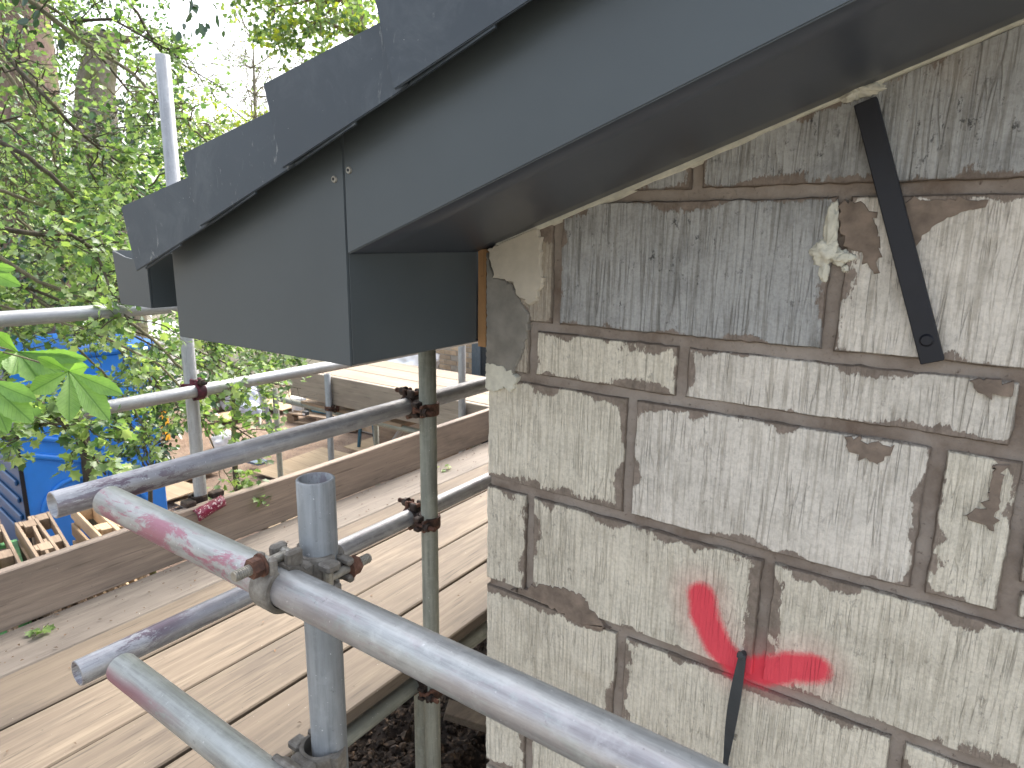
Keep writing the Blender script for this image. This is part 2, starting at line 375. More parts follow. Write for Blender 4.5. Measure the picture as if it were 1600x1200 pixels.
M_blue_dk = plain('blue_grey_louvre_plastic', (0.02, 0.085, 0.20), 0.4, 0, 0.15, 5, 0.04)
M_black = plain('black_powder_coated_steel', (0.004, 0.005, 0.010), 0.55, 0.0, 0.2, 40, 0.06)
M_dark_plastic = plain('dark_grey_plastic', (0.035, 0.042, 0.047), 0.4, 0, 0.15, 30, 0.05)
M_white = plain('white_plastic', (0.78, 0.78, 0.78), 0.45, 0, 0.05, 10, 0.05)
M_whitesheet = plain('white_sheeting', (0.82, 0.82, 0.80), 0.6, 0, 0.06, 6, 0.3)
M_yellow = plain('yellow_plastic', (0.62, 0.55, 0.03), 0.45, 0, 0.15, 10)
M_orange = plain('amber_plastic', (0.80, 0.42, 0.02), 0.45, 0, 0.12, 10)
M_toolblue = plain('light_blue_tool_plastic', (0.11, 0.34, 0.50), 0.4, 0, 0.2, 25)
M_tarp = plain('pale_blue_grey_sack', (0.42, 0.46, 0.58), 0.6, 0, 0.2, 14)
M_trestle = plain('petrol_blue_steel', (0.035, 0.12, 0.17), 0.45, 0.2, 0.2, 25)
M_pinkthing = plain('pink_red_plastic', (0.62, 0.14, 0.15), 0.5, 0, 0.2, 20)
M_render_g = plain('grey_render', (0.235, 0.22, 0.19), 0.92, 0, 0.22, 26, 0.5)
M_render_c = plain('cream_render', (0.52, 0.47, 0.38), 0.9, 0, 0.13, 22, 0.5)
M_sealant = plain('pale_bedding_mortar', (0.62, 0.60, 0.50), 0.85, 0, 0.15, 60, 0.6)
M_osbedge = wood('orange_osb_edge', (0.44, 0.26, 0.11), (0.30, 0.165, 0.07), (0.16, 0.08, 0.03), axis=2, gs=35, spots=0.9)

def earth_mat(name, c1, c2, c3, sc=3):
    a = NT(name); v = a.coord(rand=False); n = a.noise(v, sc, 8, 0.7); f = a.noise(v, sc*14, 5, 0.75)
    c = a.ramp(n, [(0.3, c1), (0.5, c2), (0.72, c3)]); c = a.mix(a.mask(f, 0.5, 0.72), c, tuple(x*0.5 for x in c1))
    c = a.mix(a.math('MULTIPLY', a.mask(a.noise(v, sc*9, 3), 0.68, 0.74), 0.6), c, (0.5, 0.43, 0.34))
    if name == 'trodden_earth':
        geo = a.n('NewGeometry'); ds = a.n('VectorMath', operation='DISTANCE'); a.l(geo.outputs['Position'], ds.inputs[0]); ds.inputs[1].default_value = (-6.5, 5.0, -3.2)
        dn = a.math('ADD', ds.outputs['Value'], a.math('MULTIPLY', n, 3.0)); c = a.mix(a.mask(dn, 8.0, 10.0), c, a.ramp(f, [(0.3, (0.17, 0.15, 0.115)), (0.7, (0.27, 0.245, 0.19))]))  # unseen ground outside the yard made paler, to bounce light onto the wall
    a.col(c); a.setp(Roughness=0.95); a.bump(a.math('ADD', f, n), 0.9, 0.03); return a.m
M_earth = earth_mat('trodden_earth', (0.20, 0.135, 0.098), (0.33, 0.235, 0.17), (0.43, 0.325, 0.245))
M_soil = earth_mat('dark_soil', (0.018, 0.013, 0.010), (0.035, 0.024, 0.018), (0.07, 0.045, 0.032), 14)
M_clod = plain('soil_clod', (0.05, 0.034, 0.024), 0.9, 0, 0.6, 60, 0.6)

def leaf_mat(name, trans=0.45, rough=0.45, spec=0.5, tboost=(1.25, 1.35, 0.7)):
    a = NT(name); at_ = a.n('Attribute', attribute_name='tint'); c = at_.outputs['Color']
    geo = a.n('NewGeometry')
    a.col(c); a.setp(Roughness=rough); a.p.inputs['Specular IOR Level'].default_value = spec
    tr = a.n('BsdfTranslucent'); a.l(a.mix(1.0, c, tboost, 'MULTIPLY'), tr.inputs[0])
    mx = a.n('MixShader'); mx.inputs[0].default_value = trans
    a.l(a.p.outputs[0], mx.inputs[1]); a.l(tr.outputs[0], mx.inputs[2]); a.l(mx.outputs[0], a.o.inputs[0])
    return a.m
M_leaf = leaf_mat('soft_leaf'); M_gloss = leaf_mat('glossy_leaf', 0.2, 0.25, 0.8)
def bark(name, c1, c2):
    a = NT(name); v = a.coord(scale=(1, 1, 0.25)); n = a.noise(v, 30, 6, 0.75); b = a.noise(a.coord(), 4, 3)
    c = a.ramp(n, [(0.3, c1), (0.7, c2)]); c = a.mix(a.mask(b, 0.52, 0.7), c, (0.14, 0.15, 0.05))
    a.col(c); a.setp(Roughness=0.9); a.bump(n, 0.8, 0.02); return a.m
M_bark = bark('red_brown_bark', (0.09, 0.055, 0.04), (0.26, 0.18, 0.14))
M_bark_g = bark('mossy_grey_bark', (0.13, 0.115, 0.08), (0.27, 0.24, 0.19))
M_twig = bark('dark_twig_bark', (0.025, 0.02, 0.014), (0.10, 0.085, 0.05))
M_twig_l = bark('olive_twig_bark', (0.07, 0.06, 0.03), (0.19, 0.17, 0.10))

# ------------------------------------------------------------------ HOUSE
house = empty('house', (-0.765, WALL_Y, -3.2), 'unfinished concrete block house with anthracite eaves box, bargeboard and stepped verge caps', 'house')
SLOPE = 0.352
def zs(x): return -0.021 + SLOPE*(x+0.78)         # underside of the verge soffit
XC = -0.768                                        # corner of the house
Y0 = WALL_Y

# mortar core (recessed 7 mm), with roofline
def wall_core():
    x1 = 1.7; ymo = Y0+0.007
    vs = [(XC+0.006, ymo, -3.2), (x1, ymo, -3.2), (x1, ymo, zs(x1)-0.002), (XC+0.006, ymo, zs(XC)-0.002)]
    vs += [(x, Y0+0.11, z) for x, y, z in vs]
    return pyd('gable_wall', vs, [(0, 1, 2, 3), (4, 7, 6, 5), (0, 4, 5, 1), (1, 5, 6, 2), (2, 6, 7, 3), (3, 7, 4, 0)], M_mortar, house)
gable = wall_core()
def block(x0, x1, z0, z1, mat, y=None, depth=0.095, proud=0.0, seed=0, name='block', label=None, left_round=False):
    """one block: jagged worn outline, arris eased, clipped by the verge"""
    if z0 > zs(x1)-0.012: return None
    out = []
    step = 0.011
    def seg(ax, ay, bx, by):
        L = math.hypot(bx-ax, by-ay); n = max(1, int(L/step))
        return [(ax+(bx-ax)*i/n, ay+(by-ay)*i/n) for i in range(n)]
    for i, (px, pz) in enumerate(seg(x0, z0, x1, z0)+seg(x1, z0, x1, z1)+seg(x1, z1, x0, z1)+seg(x0, z1, x0, z0)):
        j = noise.noise(Vector((px*90+seed*7.1, pz*90, seed*3.3)))*0.0022 + noise.noise(Vector((px*18+seed, pz*18, 5.1)))*0.0022
        j2 = noise.noise(Vector((px*90, pz*90+seed*5.7, 9+seed)))*0.0022 + noise.noise(Vector((px*18, pz*18+seed, 1.7)))*0.0022
        px2, pz2 = px+j, pz+j2
        pz2 = min(pz2, zs(px2)-0.004)
        pz2 = max(pz2, z0-0.004)
        out.append((px2, pz2))
    cx = sum(p[0] for p in out)/len(out); cz = sum(p[1] for p in out)/len(out)
    n = len(out); yy = Y0+proud
    vs = []; e = 0.0022
    hx, hz = (x1-x0)/2, (z1-z0)/2
    for px, pz in out: vs.append((px-(px-cx)/hx*e, yy, pz-(pz-cz)/hz*e))
    for px, pz in out: vs.append((px, yy+0.0035, pz))
    for px, pz in out: vs.append((px, yy+depth, pz))
    vs = [(a-x0, b-Y0, c-z0) for a, b, c in vs]
    fs = [tuple(range(n))]
    for i in range(n):
        j = (i+1) % n
        fs.append((i, n+i, n+j, j)); fs.append((n+i, 2*n+i, 2*n+j, n+j))
    fs.append(tuple(range(3*n-1, 2*n-1, -1)))
    me = bpy.data.meshes.new(name); me.from_pydata(vs, [], fs)
    ua = me.uv_layers.new(name='e0'); ub = me.uv_layers.new(name='e1')
    for lp in me.loops:
        v = me.vertices[lp.vertex_index].co
        ztop = z1-z0
        ua.data[lp.index].uv = (v.x if not left_round else v.x+0.05, v.z)
        ub.data[lp.index].uv = (x1-x0-v.x, min(ztop, zs(v.x+x0)-z0)-v.z)
    me.update()
    o = bpy.data.objects.new(name, me); COL.objects.link(o); me.materials.append(mat)
    o.location = (x0, Y0, z0)
    o.parent = gable; o.matrix_parent_inverse = Matrix.Identity(4)
    # gable itself sits in world space under the house empty; keep world placement
    o.matrix_parent_inverse = Matrix.Identity(4)
    if label: o['label'] = label
    return o
jt = 0.0088
ZC = [0.295, 0.070, -0.158, -0.258, -0.484, -0.708, -0.933, -1.158, -1.383]
sd_ = 0
def row(zt, zb, xs, mats, prouds=None):
    global sd_
    for k in range(len(xs)-1):
        sd_ += 1
        lo = xs[k] + (jt if xs[k] > XC+0.01 else 0.0); hi = xs[k+1]-jt
        block(lo, hi, zb+jt, zt-jt, mats[k % len(mats)] if k >= len(mats) else mats[k], seed=sd_, proud=(prouds[k] if prouds and k < len(prouds) else random.uniform(-0.002, 0.002)), left_round=(k == 0))
row(0.52, ZC[0], [-0.15, 0.30, 0.75, 1.2, 1.65], [M_grey])
row(ZC[0], ZC[1], [-0.60, -0.372, 0.078, 0.53, 0.98, 1.43], [M_grey])
row(ZC[1], ZC[2], [XC, -0.616, -0.163, 0.285, 0.73, 1.18, 1.6], [M_smear, M_grey, M_pale, M_pale, M_cream, M_cream])
row(ZC[2], ZC[3], [XC, -0.664, -0.374, 0.070, 0.30, 0.75, 1.2, 1.6], [M_smear, M_cream, M_pale, M_smear, M_cream])
row(ZC[3], ZC[4], [XC, -0.458, -0.012], [M_cream, M_pale])
sd_ += 1; block(-0.012+jt, 0.078, ZC[4]+jt, ZC[3]-jt, M_cream, seed=40)
block(0.095, 0.53, -0.425, ZC[3]-jt, M_smear, seed=41, proud=-0.003)
block(0.100, 0.22, ZC[4]+jt, -0.440, M_cream, seed=42)
block(0.24, 0.53, ZC[4]+jt, -0.440, M_cream, seed=43)
block(0.55, 1.0, ZC[4]+jt, ZC[3]-jt, M_cream, seed=44); block(1.015, 1.45, ZC[4]+jt, ZC[3]-jt, M_cream, seed=45)
row(ZC[4], ZC[5], [XC, -0.662, -0.211, 0.24, 0.69, 1.14, 1.59], [M_cream])
row(ZC[5], ZC[6], [XC, -0.455, -0.005, 0.445, 0.895, 1.345], [M_cream])
row(ZC[6], ZC[7], [XC, -0.655, -0.205, 0.245, 0.695, 1.145, 1.59], [M_cream])
for q in range(9):
    zt = ZC[7]-0.225*q
    row(zt, max(zt-0.225, -3.2), [XC, -0.46, -0.01, 0.44, 0.89, 1.34] if q % 2 == 0 else [XC, -0.66, -0.21, 0.24, 0.69, 1.14, 1.59], [M_cream])

# return wall along the platform
def side_wall():
    o = box('side_wall', (XC+0.008, Y0+0.10, -3.2), (XC+0.12, 9.0, -0.03), M_mortar, house)
    me_cache = {}
    zt = ZC[1]
    z_list = [(-0.258+0.0, -0.158), (-0.484, -0.258)] + [(ZC[4]-0.225*(k+1), ZC[4]-0.225*k) for k in range(11)]
    for r, (zb, zt) in enumerate(z_list):
        y = Y0+0.103 + (0.0 if r % 2 else 0.225)
        if r % 2 == 0: spans = [(Y0+0.103, Y0+0.32)]
        else: spans = []
        while y < 4.4: spans.append((y+0.0, min(y+0.44, 4.5))); y += 0.45
        for (a, b) in spans:
            if b-a < 0.05 or zb < -3.2: continue
            key = (round(b-a, 3), round(zt-zb, 3))
            if key not in me_cache:
                bm = bmesh.new(); bm_box(bm, (0, 0, 0), (0.09, key[0]-0.01, key[1]-0.012), 0.002)
                me = bpy.data.meshes.new('block'); bm.to_mesh(me); bm.free(); me.materials.append(M_side); me_cache[key] = me
            b_ = bpy.data.objects.new('block', me_cache[key]); COL.objects.link(b_); b_.location = (XC, a+0.006, zb+0.006)
            b_.parent = o; b_.matrix_parent_inverse = Matrix.Identity(4)
M_side = plain('side_wall_block', (0.50, 0.46, 0.39), 0.85, 0, 0.2, 9, 0.5)
side_wall()

# irregular render patches on the corner and mortar dabs
def patch(name, poly_px, y, mat, thick=0.003, jag=0.004, parent=None, smooth=False, label=None):
    pts = [on(px, py, 1, Y0) for px, py in poly_px]
    out = []
    N = len(pts)
    for i in range(N):
        a, b = pts[i], pts[(i+1) % N]; L = (b-a).length; n = max(1, int(L/0.005))
        for k in range(n):
            p = a.lerp(b, k/n)
            out.append((p.x+noise.noise(Vector((p.x*150, p.z*150, 1)))*jag, p.z+noise.noise(Vector((p.x*150, p.z*150, 7)))*jag))
    out = [(max(x, XC-0.001), min(z, zs(x)-0.003)) for x, z in out]
    n = len(out); cx = sum(p[0] for p in out)/n; cz = sum(p[1] for p in out)/n
    vs = [(cx+(x-cx)*0.965, y-thick, cz+(z-cz)*0.965) for x, z in out] + [(x, y-thick*0.3, z) for x, z in out] + [(x, y+0.014, z) for x, z in out]
    fs = [tuple(range(n))] + [(i, n+i, n+(i+1) % n, (i+1) % n) for i in range(n)] + [(n+i, 2*n+i, 2*n+(i+1) % n, n+(i+1) % n) for i in range(n)]
    o = pyd(name, vs, fs, mat, parent)
    bm = bmesh.new(); bm.from_mesh(o.data); bmesh.ops.recalc_face_normals(bm, faces=bm.faces[:]); bm.to_mesh(o.data); bm.free()
    if label: o['label'] = label
    return o
patch('render_patch', [(763, 395), (772, 430), (800, 442), (815, 470), (828, 490), (826, 520), (815, 560), (800, 590), (770, 600), (762, 600)], Y0-0.0025, M_render_g, 0.004, parent=house, label='smooth grey render over the wall corner')
patch('render_patch', [(765, 390), (790, 376), (840, 355), (850, 375), (846, 410), (850, 440), (840, 470), (830, 478), (824, 470), (812, 462), (806, 442), (775, 432)], Y0-0.004, M_render_c, 0.005, 0.006, parent=house, label='cream trowelled render below the soffit')
patch('render_patch', [(762, 565), (790, 572), (812, 590), (800, 612), (790, 604), (775, 612), (762, 606)], Y0-0.004, M_sealant, 0.004, 0.006, parent=house, label='pale crumbly render at the corner')
def lumpy(name, px, py, rx, rz, mat, seed, parent, depth=0.006, flat=0.6):
    c = on(px, py, 1, Y0); bm = bmesh.new(); bmesh.ops.create_icosphere(bm, subdivisions=4, radius=1)
    for v in bm.verts:
        nn = 1 + 0.45*noise.noise(v.co*1.8+Vector((seed, 0, 0))) + 0.22*noise.noise(v.co*6+Vector((0, seed, 0)))
        v.co = Vector((v.co.x*rx*nn + c.x, v.co.y*depth*nn + Y0-0.001, v.co.z*rz*nn + c.z))
    return frombm(name, bm, mat, parent, True)
lumpy('mortar_dab', 1298, 352, 0.010, 0.028, M_sealant, 3, house)
lumpy('mortar_dab', 1290, 392, 0.017, 0.018, M_sealant, 5, house, 0.008)
lumpy('mortar_dab', 1316, 402, 0.014, 0.010, M_sealant, 8, house, 0.008)
lumpy('mortar_dab', 1288, 425, 0.006, 0.016, M_sealant, 11, house, 0.005)
lumpy('mortar_dab', 1321, 420, 0.005, 0.005, M_sealant, 17, house, 0.006)
lumpy('mortar_dab', 1350, 140, 0.022, 0.008, M_sealant, 21, house, 0.010)
lumpy('mortar_dab', 1331, 148, 0.012, 0.010, M_sealant, 23, house, 0.010)
M_brown = plain('brown_mortar', (0.20, 0.155, 0.12), 0.95, 0, 0.3, 45, 0.6)
for poly, lab in (([(1312, 318), (1345, 312), (1366, 330), (1376, 392), (1368, 430), (1352, 408), (1338, 392), (1322, 388), (1312, 350)], 'brown mortar smeared left of the black strap'),
                  ([(1395, 318), (1440, 312), (1500, 312), (1545, 312), (1520, 330), (1478, 342), (1440, 366), (1428, 392), (1415, 380)], 'brown mortar smeared right of the black strap'),
                  ([(1518, 592), (1560, 592), (1578, 600), (1580, 622), (1562, 622), (1530, 616)], 'brown mortar over the upper right corner of the thin block'),
                  ([(1320, 682), (1352, 686), (1400, 700), (1392, 712), (1370, 722), (1345, 718), (1328, 704)], 'brown mortar run below the bed joint'),
                  ([(1556, 720), (1570, 724), (1560, 790), (1552, 830), (1530, 818), (1505, 805), (1535, 790), (1548, 760)], 'jagged brown mortar on the narrow block'),
                  ([(850, 912), (905, 926), (950, 982), (930, 985), (900, 972), (868, 952), (830, 930), (800, 922)], 'brown mortar run under the bed joint near the corner')):
    patch('mortar_smear', poly, Y0-0.0012, M_brown, 0.0022, 0.009, parent=house, label=lab)
# bedding strip under the soffit, following the slope
vs = []; fs = []; N = 160
for i in range(N+1):
    x = XC + 0.02 + (1.6-XC)*i/N; z = zs(x)
    w = 0.006 + 0.009*abs(noise.noise(Vector((x*9, 3, 0)))) + 0.004*noise.noise(Vector((x*60, 1, 0)))
    if x < -0.3: w += 0.006
    y = Y0-0.004-0.002*noise.noise(Vector((x*40, 8, 0)))
    vs += [(x, y, z+0.002), (x, y, z-w*0.42), (x, Y0+0.004, z-w*0.7)]
for i in range(N):
    for k in (0, 1): fs.append((3*i+k, 3*i+k+1, 3*i+3+k+1, 3*i+3+k))
o = pyd('bedding_mortar', vs, fs, M_sealant, house); o['label'] = 'pale mortar line between wall and soffit'

# ---- eaves box, bargeboard, soffit, verge caps
YF = 0.693; XB = -0.791; XL = -1.292; ZB = -0.200
def top_line(x): return 0.205 + SLOPE*(x+0.79)                # roof underside at the verge
# eaves box front panel (left of the seam)
def prism_y(name, poly, y0, y1, mat, parent, bev=0.0015):
    bm = bmesh.new(); a = [bm.verts.new((x, y0, z)) for x, z in poly]; f = bm.faces.new(a)
    r = bmesh.ops.extrude_face_region(bm, geom=[f])
    for v in [g for g in r['geom'] if isinstance(g, bmesh.types.BMVert)]: v.co.y = y1
    bmesh.ops.recalc_face_normals(bm, faces=bm.faces[:])
    if bev: bmesh.ops.bevel(bm, geom=bm.edges[:], offset=bev, segments=2, affect='EDGES')
    return frombm(name, bm, mat, parent)
p = prism_y('eaves_box_panel', [(XL, ZB), (XB, ZB), (XB, top_line(XB)-0.03), (XL, top_line(XL)-0.03)], YF, YF+0.004, M_barge, house, 0.0012)
p['label'] = 'front panel of the eaves box with screw beside the seam'
q = box('eaves_box_side', (XB-0.003, YF+0.0045, ZB+0.0015), (XB, Y0-0.006, zs(XB)-0.001), M_barge, house, 0.0008); q['label'] = 'side of the eaves box facing the block wall'
box('eaves_box_soffit', (XL+0.002, YF+0.0045, ZB), (XB-0.0035, 9.0, ZB+0.006), M_soffit, house, 0.001)
box('fascia_board', (XL-0.0, YF+0.0045, ZB+0.0065), (XL+0.012, 9.0, top_line(XL)-0.04), M_barge, house, 0.001)
# bargeboard: front sheet with a folded lower lip
XR = 1.75
bb = prism_y('bargeboard', [(XB+0.0015, zs(XB)-0.002), (XR, zs(XR)-0.002), (XR, top_line(XR)-0.03), (XB+0.0015, top_line(XB)-0.03)], YF, YF+0.005, M_barge, house, 0.0016)
bb['label'] = 'long sloping anthracite bargeboard'
vs = [(XB-0.01, YF+0.0055, zs(XB-0.01)), (XR, YF+0.0055, zs(XR)), (XR, Y0+0.02, zs(XR)), (XB-0.01, Y0+0.02, zs(XB-0.01))]
# soft oil-canning of the soffit sheet
NX, NY = 90, 6
vs = []; fs = []
for i in range(NX+1):
    for j in range(NY+1):
        x = XB-0.002 + (XR-XB)*i/NX; y = YF+0.0055 + (Y0+0.02-YF-0.0055)*j/NY
        w = 0.0016*noise.noise(Vector((x*5.0, y*2, 2))) * math.sin(PI*j/NY)
        vs.append((x, y, zs(x)+w))
n0 = len(vs)
for i in range(NX):
    for j in range(NY):
        a = i*(NY+1)+j; fs.append((a, a+1, a+NY+2, a+NY+1))
vs += [(x, y, z+0.008) for x, y, z in vs]
fs += [tuple(n0+k for k in f[::-1]) for f in fs]
for i in range(NX):
    a = i*(NY+1); fs.append((a, a+NY+1, a+NY+1+n0, a+n0)); b = a+NY; fs.append((b+NY+1, b, b+n0, b+NY+1+n0))
pyd('verge_soffit', vs, fs, M_soffit, house, True)
for (px, py, par) in ((523, 280, p), (546, 266, bb)):
    c = on(px, py, 1, YF)
    bm = bmesh.new(); bm_cyl(bm, (c.x, YF+0.001, c.z), (c.x, YF-0.0028, c.z), 0.0058, 20, 0.0046); bm_cyl(bm, (c.x, YF-0.0029, c.z), (c.x, YF-0.0022, c.z), 0.0022, 6)
    s = frombm('screw', bm, M_bolt, None); s.parent = par
    bm = bmesh.new(); bm_cyl(bm, (c.x, YF-0.0025, c.z), (c.x, YF-0.0034, c.z), 0.0024, 6)
    s2 = frombm('screw_socket', bm, M_black, None); s2.parent = par
# OSB edge and white strip behind the box, at the corner
box('osb_strip', (XB+0.002, Y0-0.004, -0.208), (XC-0.002, Y0+0.014, zs(XC)-0.004), M_osbedge, house)['label'] = 'raw orange OSB edge between eaves box and wall'

# verge caps, stepped like the tiles below them
YCAP = YF-0.046
k_ = YCAP/YF
cap_tl = [(-1.458*k_-0.002, 0.053*k_)]
def cap(i):
    x0 = -1.368 + 0.2335*i; z0 = 0.0495 + 0.0840*i           # top left corner
    L = 0.2545; y = YCAP
    bl = (x0+0.033, z0-0.1205); tr = (x0+L, z0+0.205*L); br = (x0+0.033+L*0.99, z0-0.1205+0.352*L*0.99)
    tl = (x0, z0)
    t = 0.004
    # front plate
    bm = bmesh.new()
    poly = [bl, br, tr, tl]
    a = [bm.verts.new((px_, y+(0.0055 if k in (1, 2) else -0.004), pz_)) for k, (px_, pz_) in enumerate(poly)]
    f = bm.faces.new(a); r = bmesh.ops.extrude_face_region(bm, geom=[f])
    for v in [g for g in r['geom'] if isinstance(g, bmesh.types.BMVert)]: v.co.y += t
    bmesh.ops.recalc_face_normals(bm, faces=bm.faces[:])
    bmesh.ops.bevel(bm, geom=bm.edges[:], offset=0.0012, segments=2, affect='EDGES')
    o = frombm('verge_cap', bm, M_cap, house)
    # top flange returning over the tiles and lower lip
    d = Vector((L, 0, 0.205*L))
    bm = bmesh.new()
    vv = [Vector((tl[0], y, tl[1]-0.0005)), Vector((tr[0], y+t+0.004, tr[1]-0.0005)), Vector((tr[0], y+0.06, tr[1]-0.0005)), Vector((tl[0], y+0.06, tl[1]-0.0005))]
    top = [bm.verts.new(v) for v in vv]; bot = [bm.verts.new(v+Vector((0, 0, -0.004))) for v in vv]
    bm.faces.new(top); bm.faces.new(bot[::-1])
    for k in range(4): bm.faces.new((top[k], bot[k], bot[(k+1) % 4], top[(k+1) % 4]))
    ml = (tl[0]+(bl[0]-tl[0])*0.82, tl[1]+(bl[1]-tl[1])*0.82)
    vv = [Vector((tl[0]+0.0005, y+t, tl[1]-0.005)), Vector((ml[0]+0.0005, y+t, ml[1])), Vector((ml[0]+0.0005, y+0.016, ml[1])), Vector((tl[0]+0.0005, y+0.030, tl[1]-0.005))]
    a1 = [bm.verts.new(v) for v in vv]; b1 = [bm.verts.new(v+Vector((0.004, 0, 0))) for v in vv]
    bm.faces.new(a1); bm.faces.new(b1[::-1])
    for k in range(4): bm.faces.new((a1[k], b1[k], b1[(k+1) % 4], a1[(k+1) % 4]))
    bmesh.ops.recalc_face_normals(bm, faces=bm.faces[:])
    s = frombm('flange', bm, M_cap, None); s.parent = o; s.location = (0, 0, 0)
    # lower lip, stops short of the next cap
    bm = bmesh.new()
    e0 = Vector((bl[0]+0.02, 0, bl[1]+0.007-0.003)); e1 = Vector((br[0]-0.10, 0, br[1]-0.10*0.352-0.003))
    for (s0, s1) in ((e0, e1),):
        vv = [Vector((s0.x, y+t, s0.z)), Vector((s1.x, y+t, s1.z)), Vector((s1.x, y+0.0075, s1.z)), Vector((s0.x, y+0.0075, s0.z))]
        a1 = [bm.verts.new(v) for v in vv]; b1 = [bm.verts.new(v+Vector((0, 0, 0.004))) for v in vv]
        bm.faces.new(a1); bm.faces.new(b1[::-1])
        for k in range(4): bm.faces.new((a1[k], b1[k], b1[(k+1) % 4], a1[(k+1) % 4]))
    bmesh.ops.recalc_face_normals(bm, faces=bm.faces[:])
    s = frombm('lip', bm, M_cap, None); s.parent = o
for i in range(12): cap(i)
# roof deck and tile courses behind the caps
M_tile = sheet_mat('slate_grey_tile', (0.055, 0.062, 0.068), 0.6, chalk=0.4)
vs = []
zz = lambda x: top_line(x)-0.034
for y in (YF+0.008, 9.0):
    for x in (-1.36, XR): vs += [(x, y, zz(x)), (x, y, zz(x)+0.02)]
pyd('roof_deck', vs, [(0, 2, 3, 1), (4, 5, 7, 6), (0, 4, 6, 2), (1, 3, 7, 5), (0, 1, 5, 4), (2, 6, 7, 3)], M_osb, house)
for i in range(12):
    x0 = -1.362+0.2335*i; L = 0.29; zb = 0.030+0.0840*i
    vs = [(x0, YCAP+0.03, zb-0.022), (x0+L, YCAP+0.03, zb-0.022+0.205*L), (x0+L, YCAP+0.03, zb-0.010+0.205*L), (x0, YCAP+0.03, zb-0.004)]
    vs += [(x, 9.0, z) for x, y, z in vs]
    pyd('tile_course', vs, [(0, 1, 2, 3), (4, 7, 6, 5), (3, 2, 6, 7), (0, 4, 5, 1), (0, 3, 7, 4), (1, 5, 6, 2)], M_tile, house)
# gutter
def gutter():
    x0, x1 = -1.530, -1.388; zt, zb = -0.036, -0.150; y0 = YF; y1 = 9.0
    prof = [(x0, zt), (x0+0.006, zt-0.02), (x0+0.012, zb), (x1, zb), (x1, zt-0.004), (x1-0.004, zt-0.004), (x1-0.004, zb+0.004), (x0+0.016, zb+0.004), (x0+0.010, zt-0.02), (x0+0.005, zt)]
    n = len(prof); vs = [(x, y0+0.003, z) for x, z in prof] + [(x, y1, z) for x, z in prof]
    fs = [(i, (i+1) % n, n+(i+1) % n, n+i) for i in range(n)] + [tuple(range(n-1, -1, -1)), tuple(range(n, 2*n))]
    o = pyd('gutter', vs, fs, M_barge, house); o['label'] = 'square anthracite gutter with stop end'
    cap_poly = [(x0, zt), (x0+0.012, zb), (x1, zb)] + [(x1, zt-0.004)] + [(x0+0.02+(x1-x0-0.02)*(1-t), zt-0.004-0.012*math.sin(PI*t)) for t in (0.25, 0.5, 0.75)]
    c = prism_y('gutter_stop_end', cap_poly, y0-0.002, y0+0.0025, M_barge, None, 0.001); c.parent = o; c.matrix_parent_inverse = Matrix.Identity(4)
    for y in (0.9, 1.7, 2.5, 3.3): box('gutter_bracket', (x1+0.0005, y, zb+0.02), (XL, y+0.03, zb+0.035), M_dark_plastic, house)
gutter()

# steel strap fixed across the wall
pt = on(1352, 158, 1, Y0-0.012); pb = on(1457, 566, 1, Y0-0.012)
strap = empty('restraint_strap', pb, 'black steel strap running diagonally down the block wall from the soffit', 'steel strap')
ax = (pb-pt).normalized(); sd2 = ax.cross(Vector((0, 1, 0))).normalized()
M = Matrix(((sd2.x, 0, ax.x, pt.x), (sd2.y, 1, ax.y, pt.y), (sd2.z, 0, ax.z, pt.z), (0, 0, 0, 1)))
L = (pb-pt).length
box('bar', (-0.0135, -0.004, 0), (0.0135, 0.011, L), M_black, strap, 0.0012, M)
bm = bmesh.new(); bm_cyl(bm, (0, -0.004, L-0.03), (0, -0.0065, L-0.03), 0.0085, 18, 0.006)
for v in bm.verts: v.co = M @ v.co
frombm('screw', bm, M_black, strap)

# hanging dark strip
c0 = on(1160, 1026, 1, Y0-0.010)
strip = empty('hanging_strip', c0, 'dark grey flat plastic strip hanging from the red painted joint', 'plastic strip')
vs = []; fs = []; NN = 46
for i in range(NN+1):
    t = i/NN; z = c0.z - 0.42*t; x = c0.x - 0.007*math.sin(t*2.2)-0.004*t; y = Y0-0.008-0.012*math.sin(PI*min(1, t*1.5))
    w = 0.0065 + 0.0045*math.sin(min(1, t*2.2)*PI)*1.0
    ang = 0.5 + 1.3*t
    dx, dy = math.cos(ang*0.6)*w, -math.sin(ang*0.6)*w*0.6
    for s_, u in ((-1, 0), (1, 0), (1, 1), (-1, 1)): vs.append((x+s_*dx, y+s_*dy-0.0022*u, z))
for i in range(NN):
    for k in range(4): fs.append((4*i+k, 4*i+(k+1) % 4, 4*i+4+(k+1) % 4, 4*i+4+k))
fs += [(0, 3, 2, 1), (4*NN, 4*NN+1, 4*NN+2, 4*NN+3)]
pyd('strip', vs, fs, M_dark_plastic, strip)
bm = bmesh.new(); bm_cyl(bm, c0+Vector((0, 0.01, 0.002)), c0+Vector((-0.002, -0.006, 0.006)), 0.0045, 12); bm_box(bm, c0+Vector((-0.008, -0.006, -0.002)), c0+Vector((0.006, 0.004, 0.006)), 0.001)
frombm('hook', bm, M_dark_plastic, strip)
cl = on(1146, 1150, 1, Y0-0.016); bm = bmesh.new(); bm_box(bm, cl+Vector((-0.006, -0.006, -0.003)), cl+Vector((0.006, 0.004, 0.003)), 0.0008); bm_cyl(bm, cl+Vector((-0.005, 0, 0.002)), cl+Vector((-0.0045, 0.002, 0.035)), 0.0008, 6)
frombm('clip', bm, M_bolt, strip)

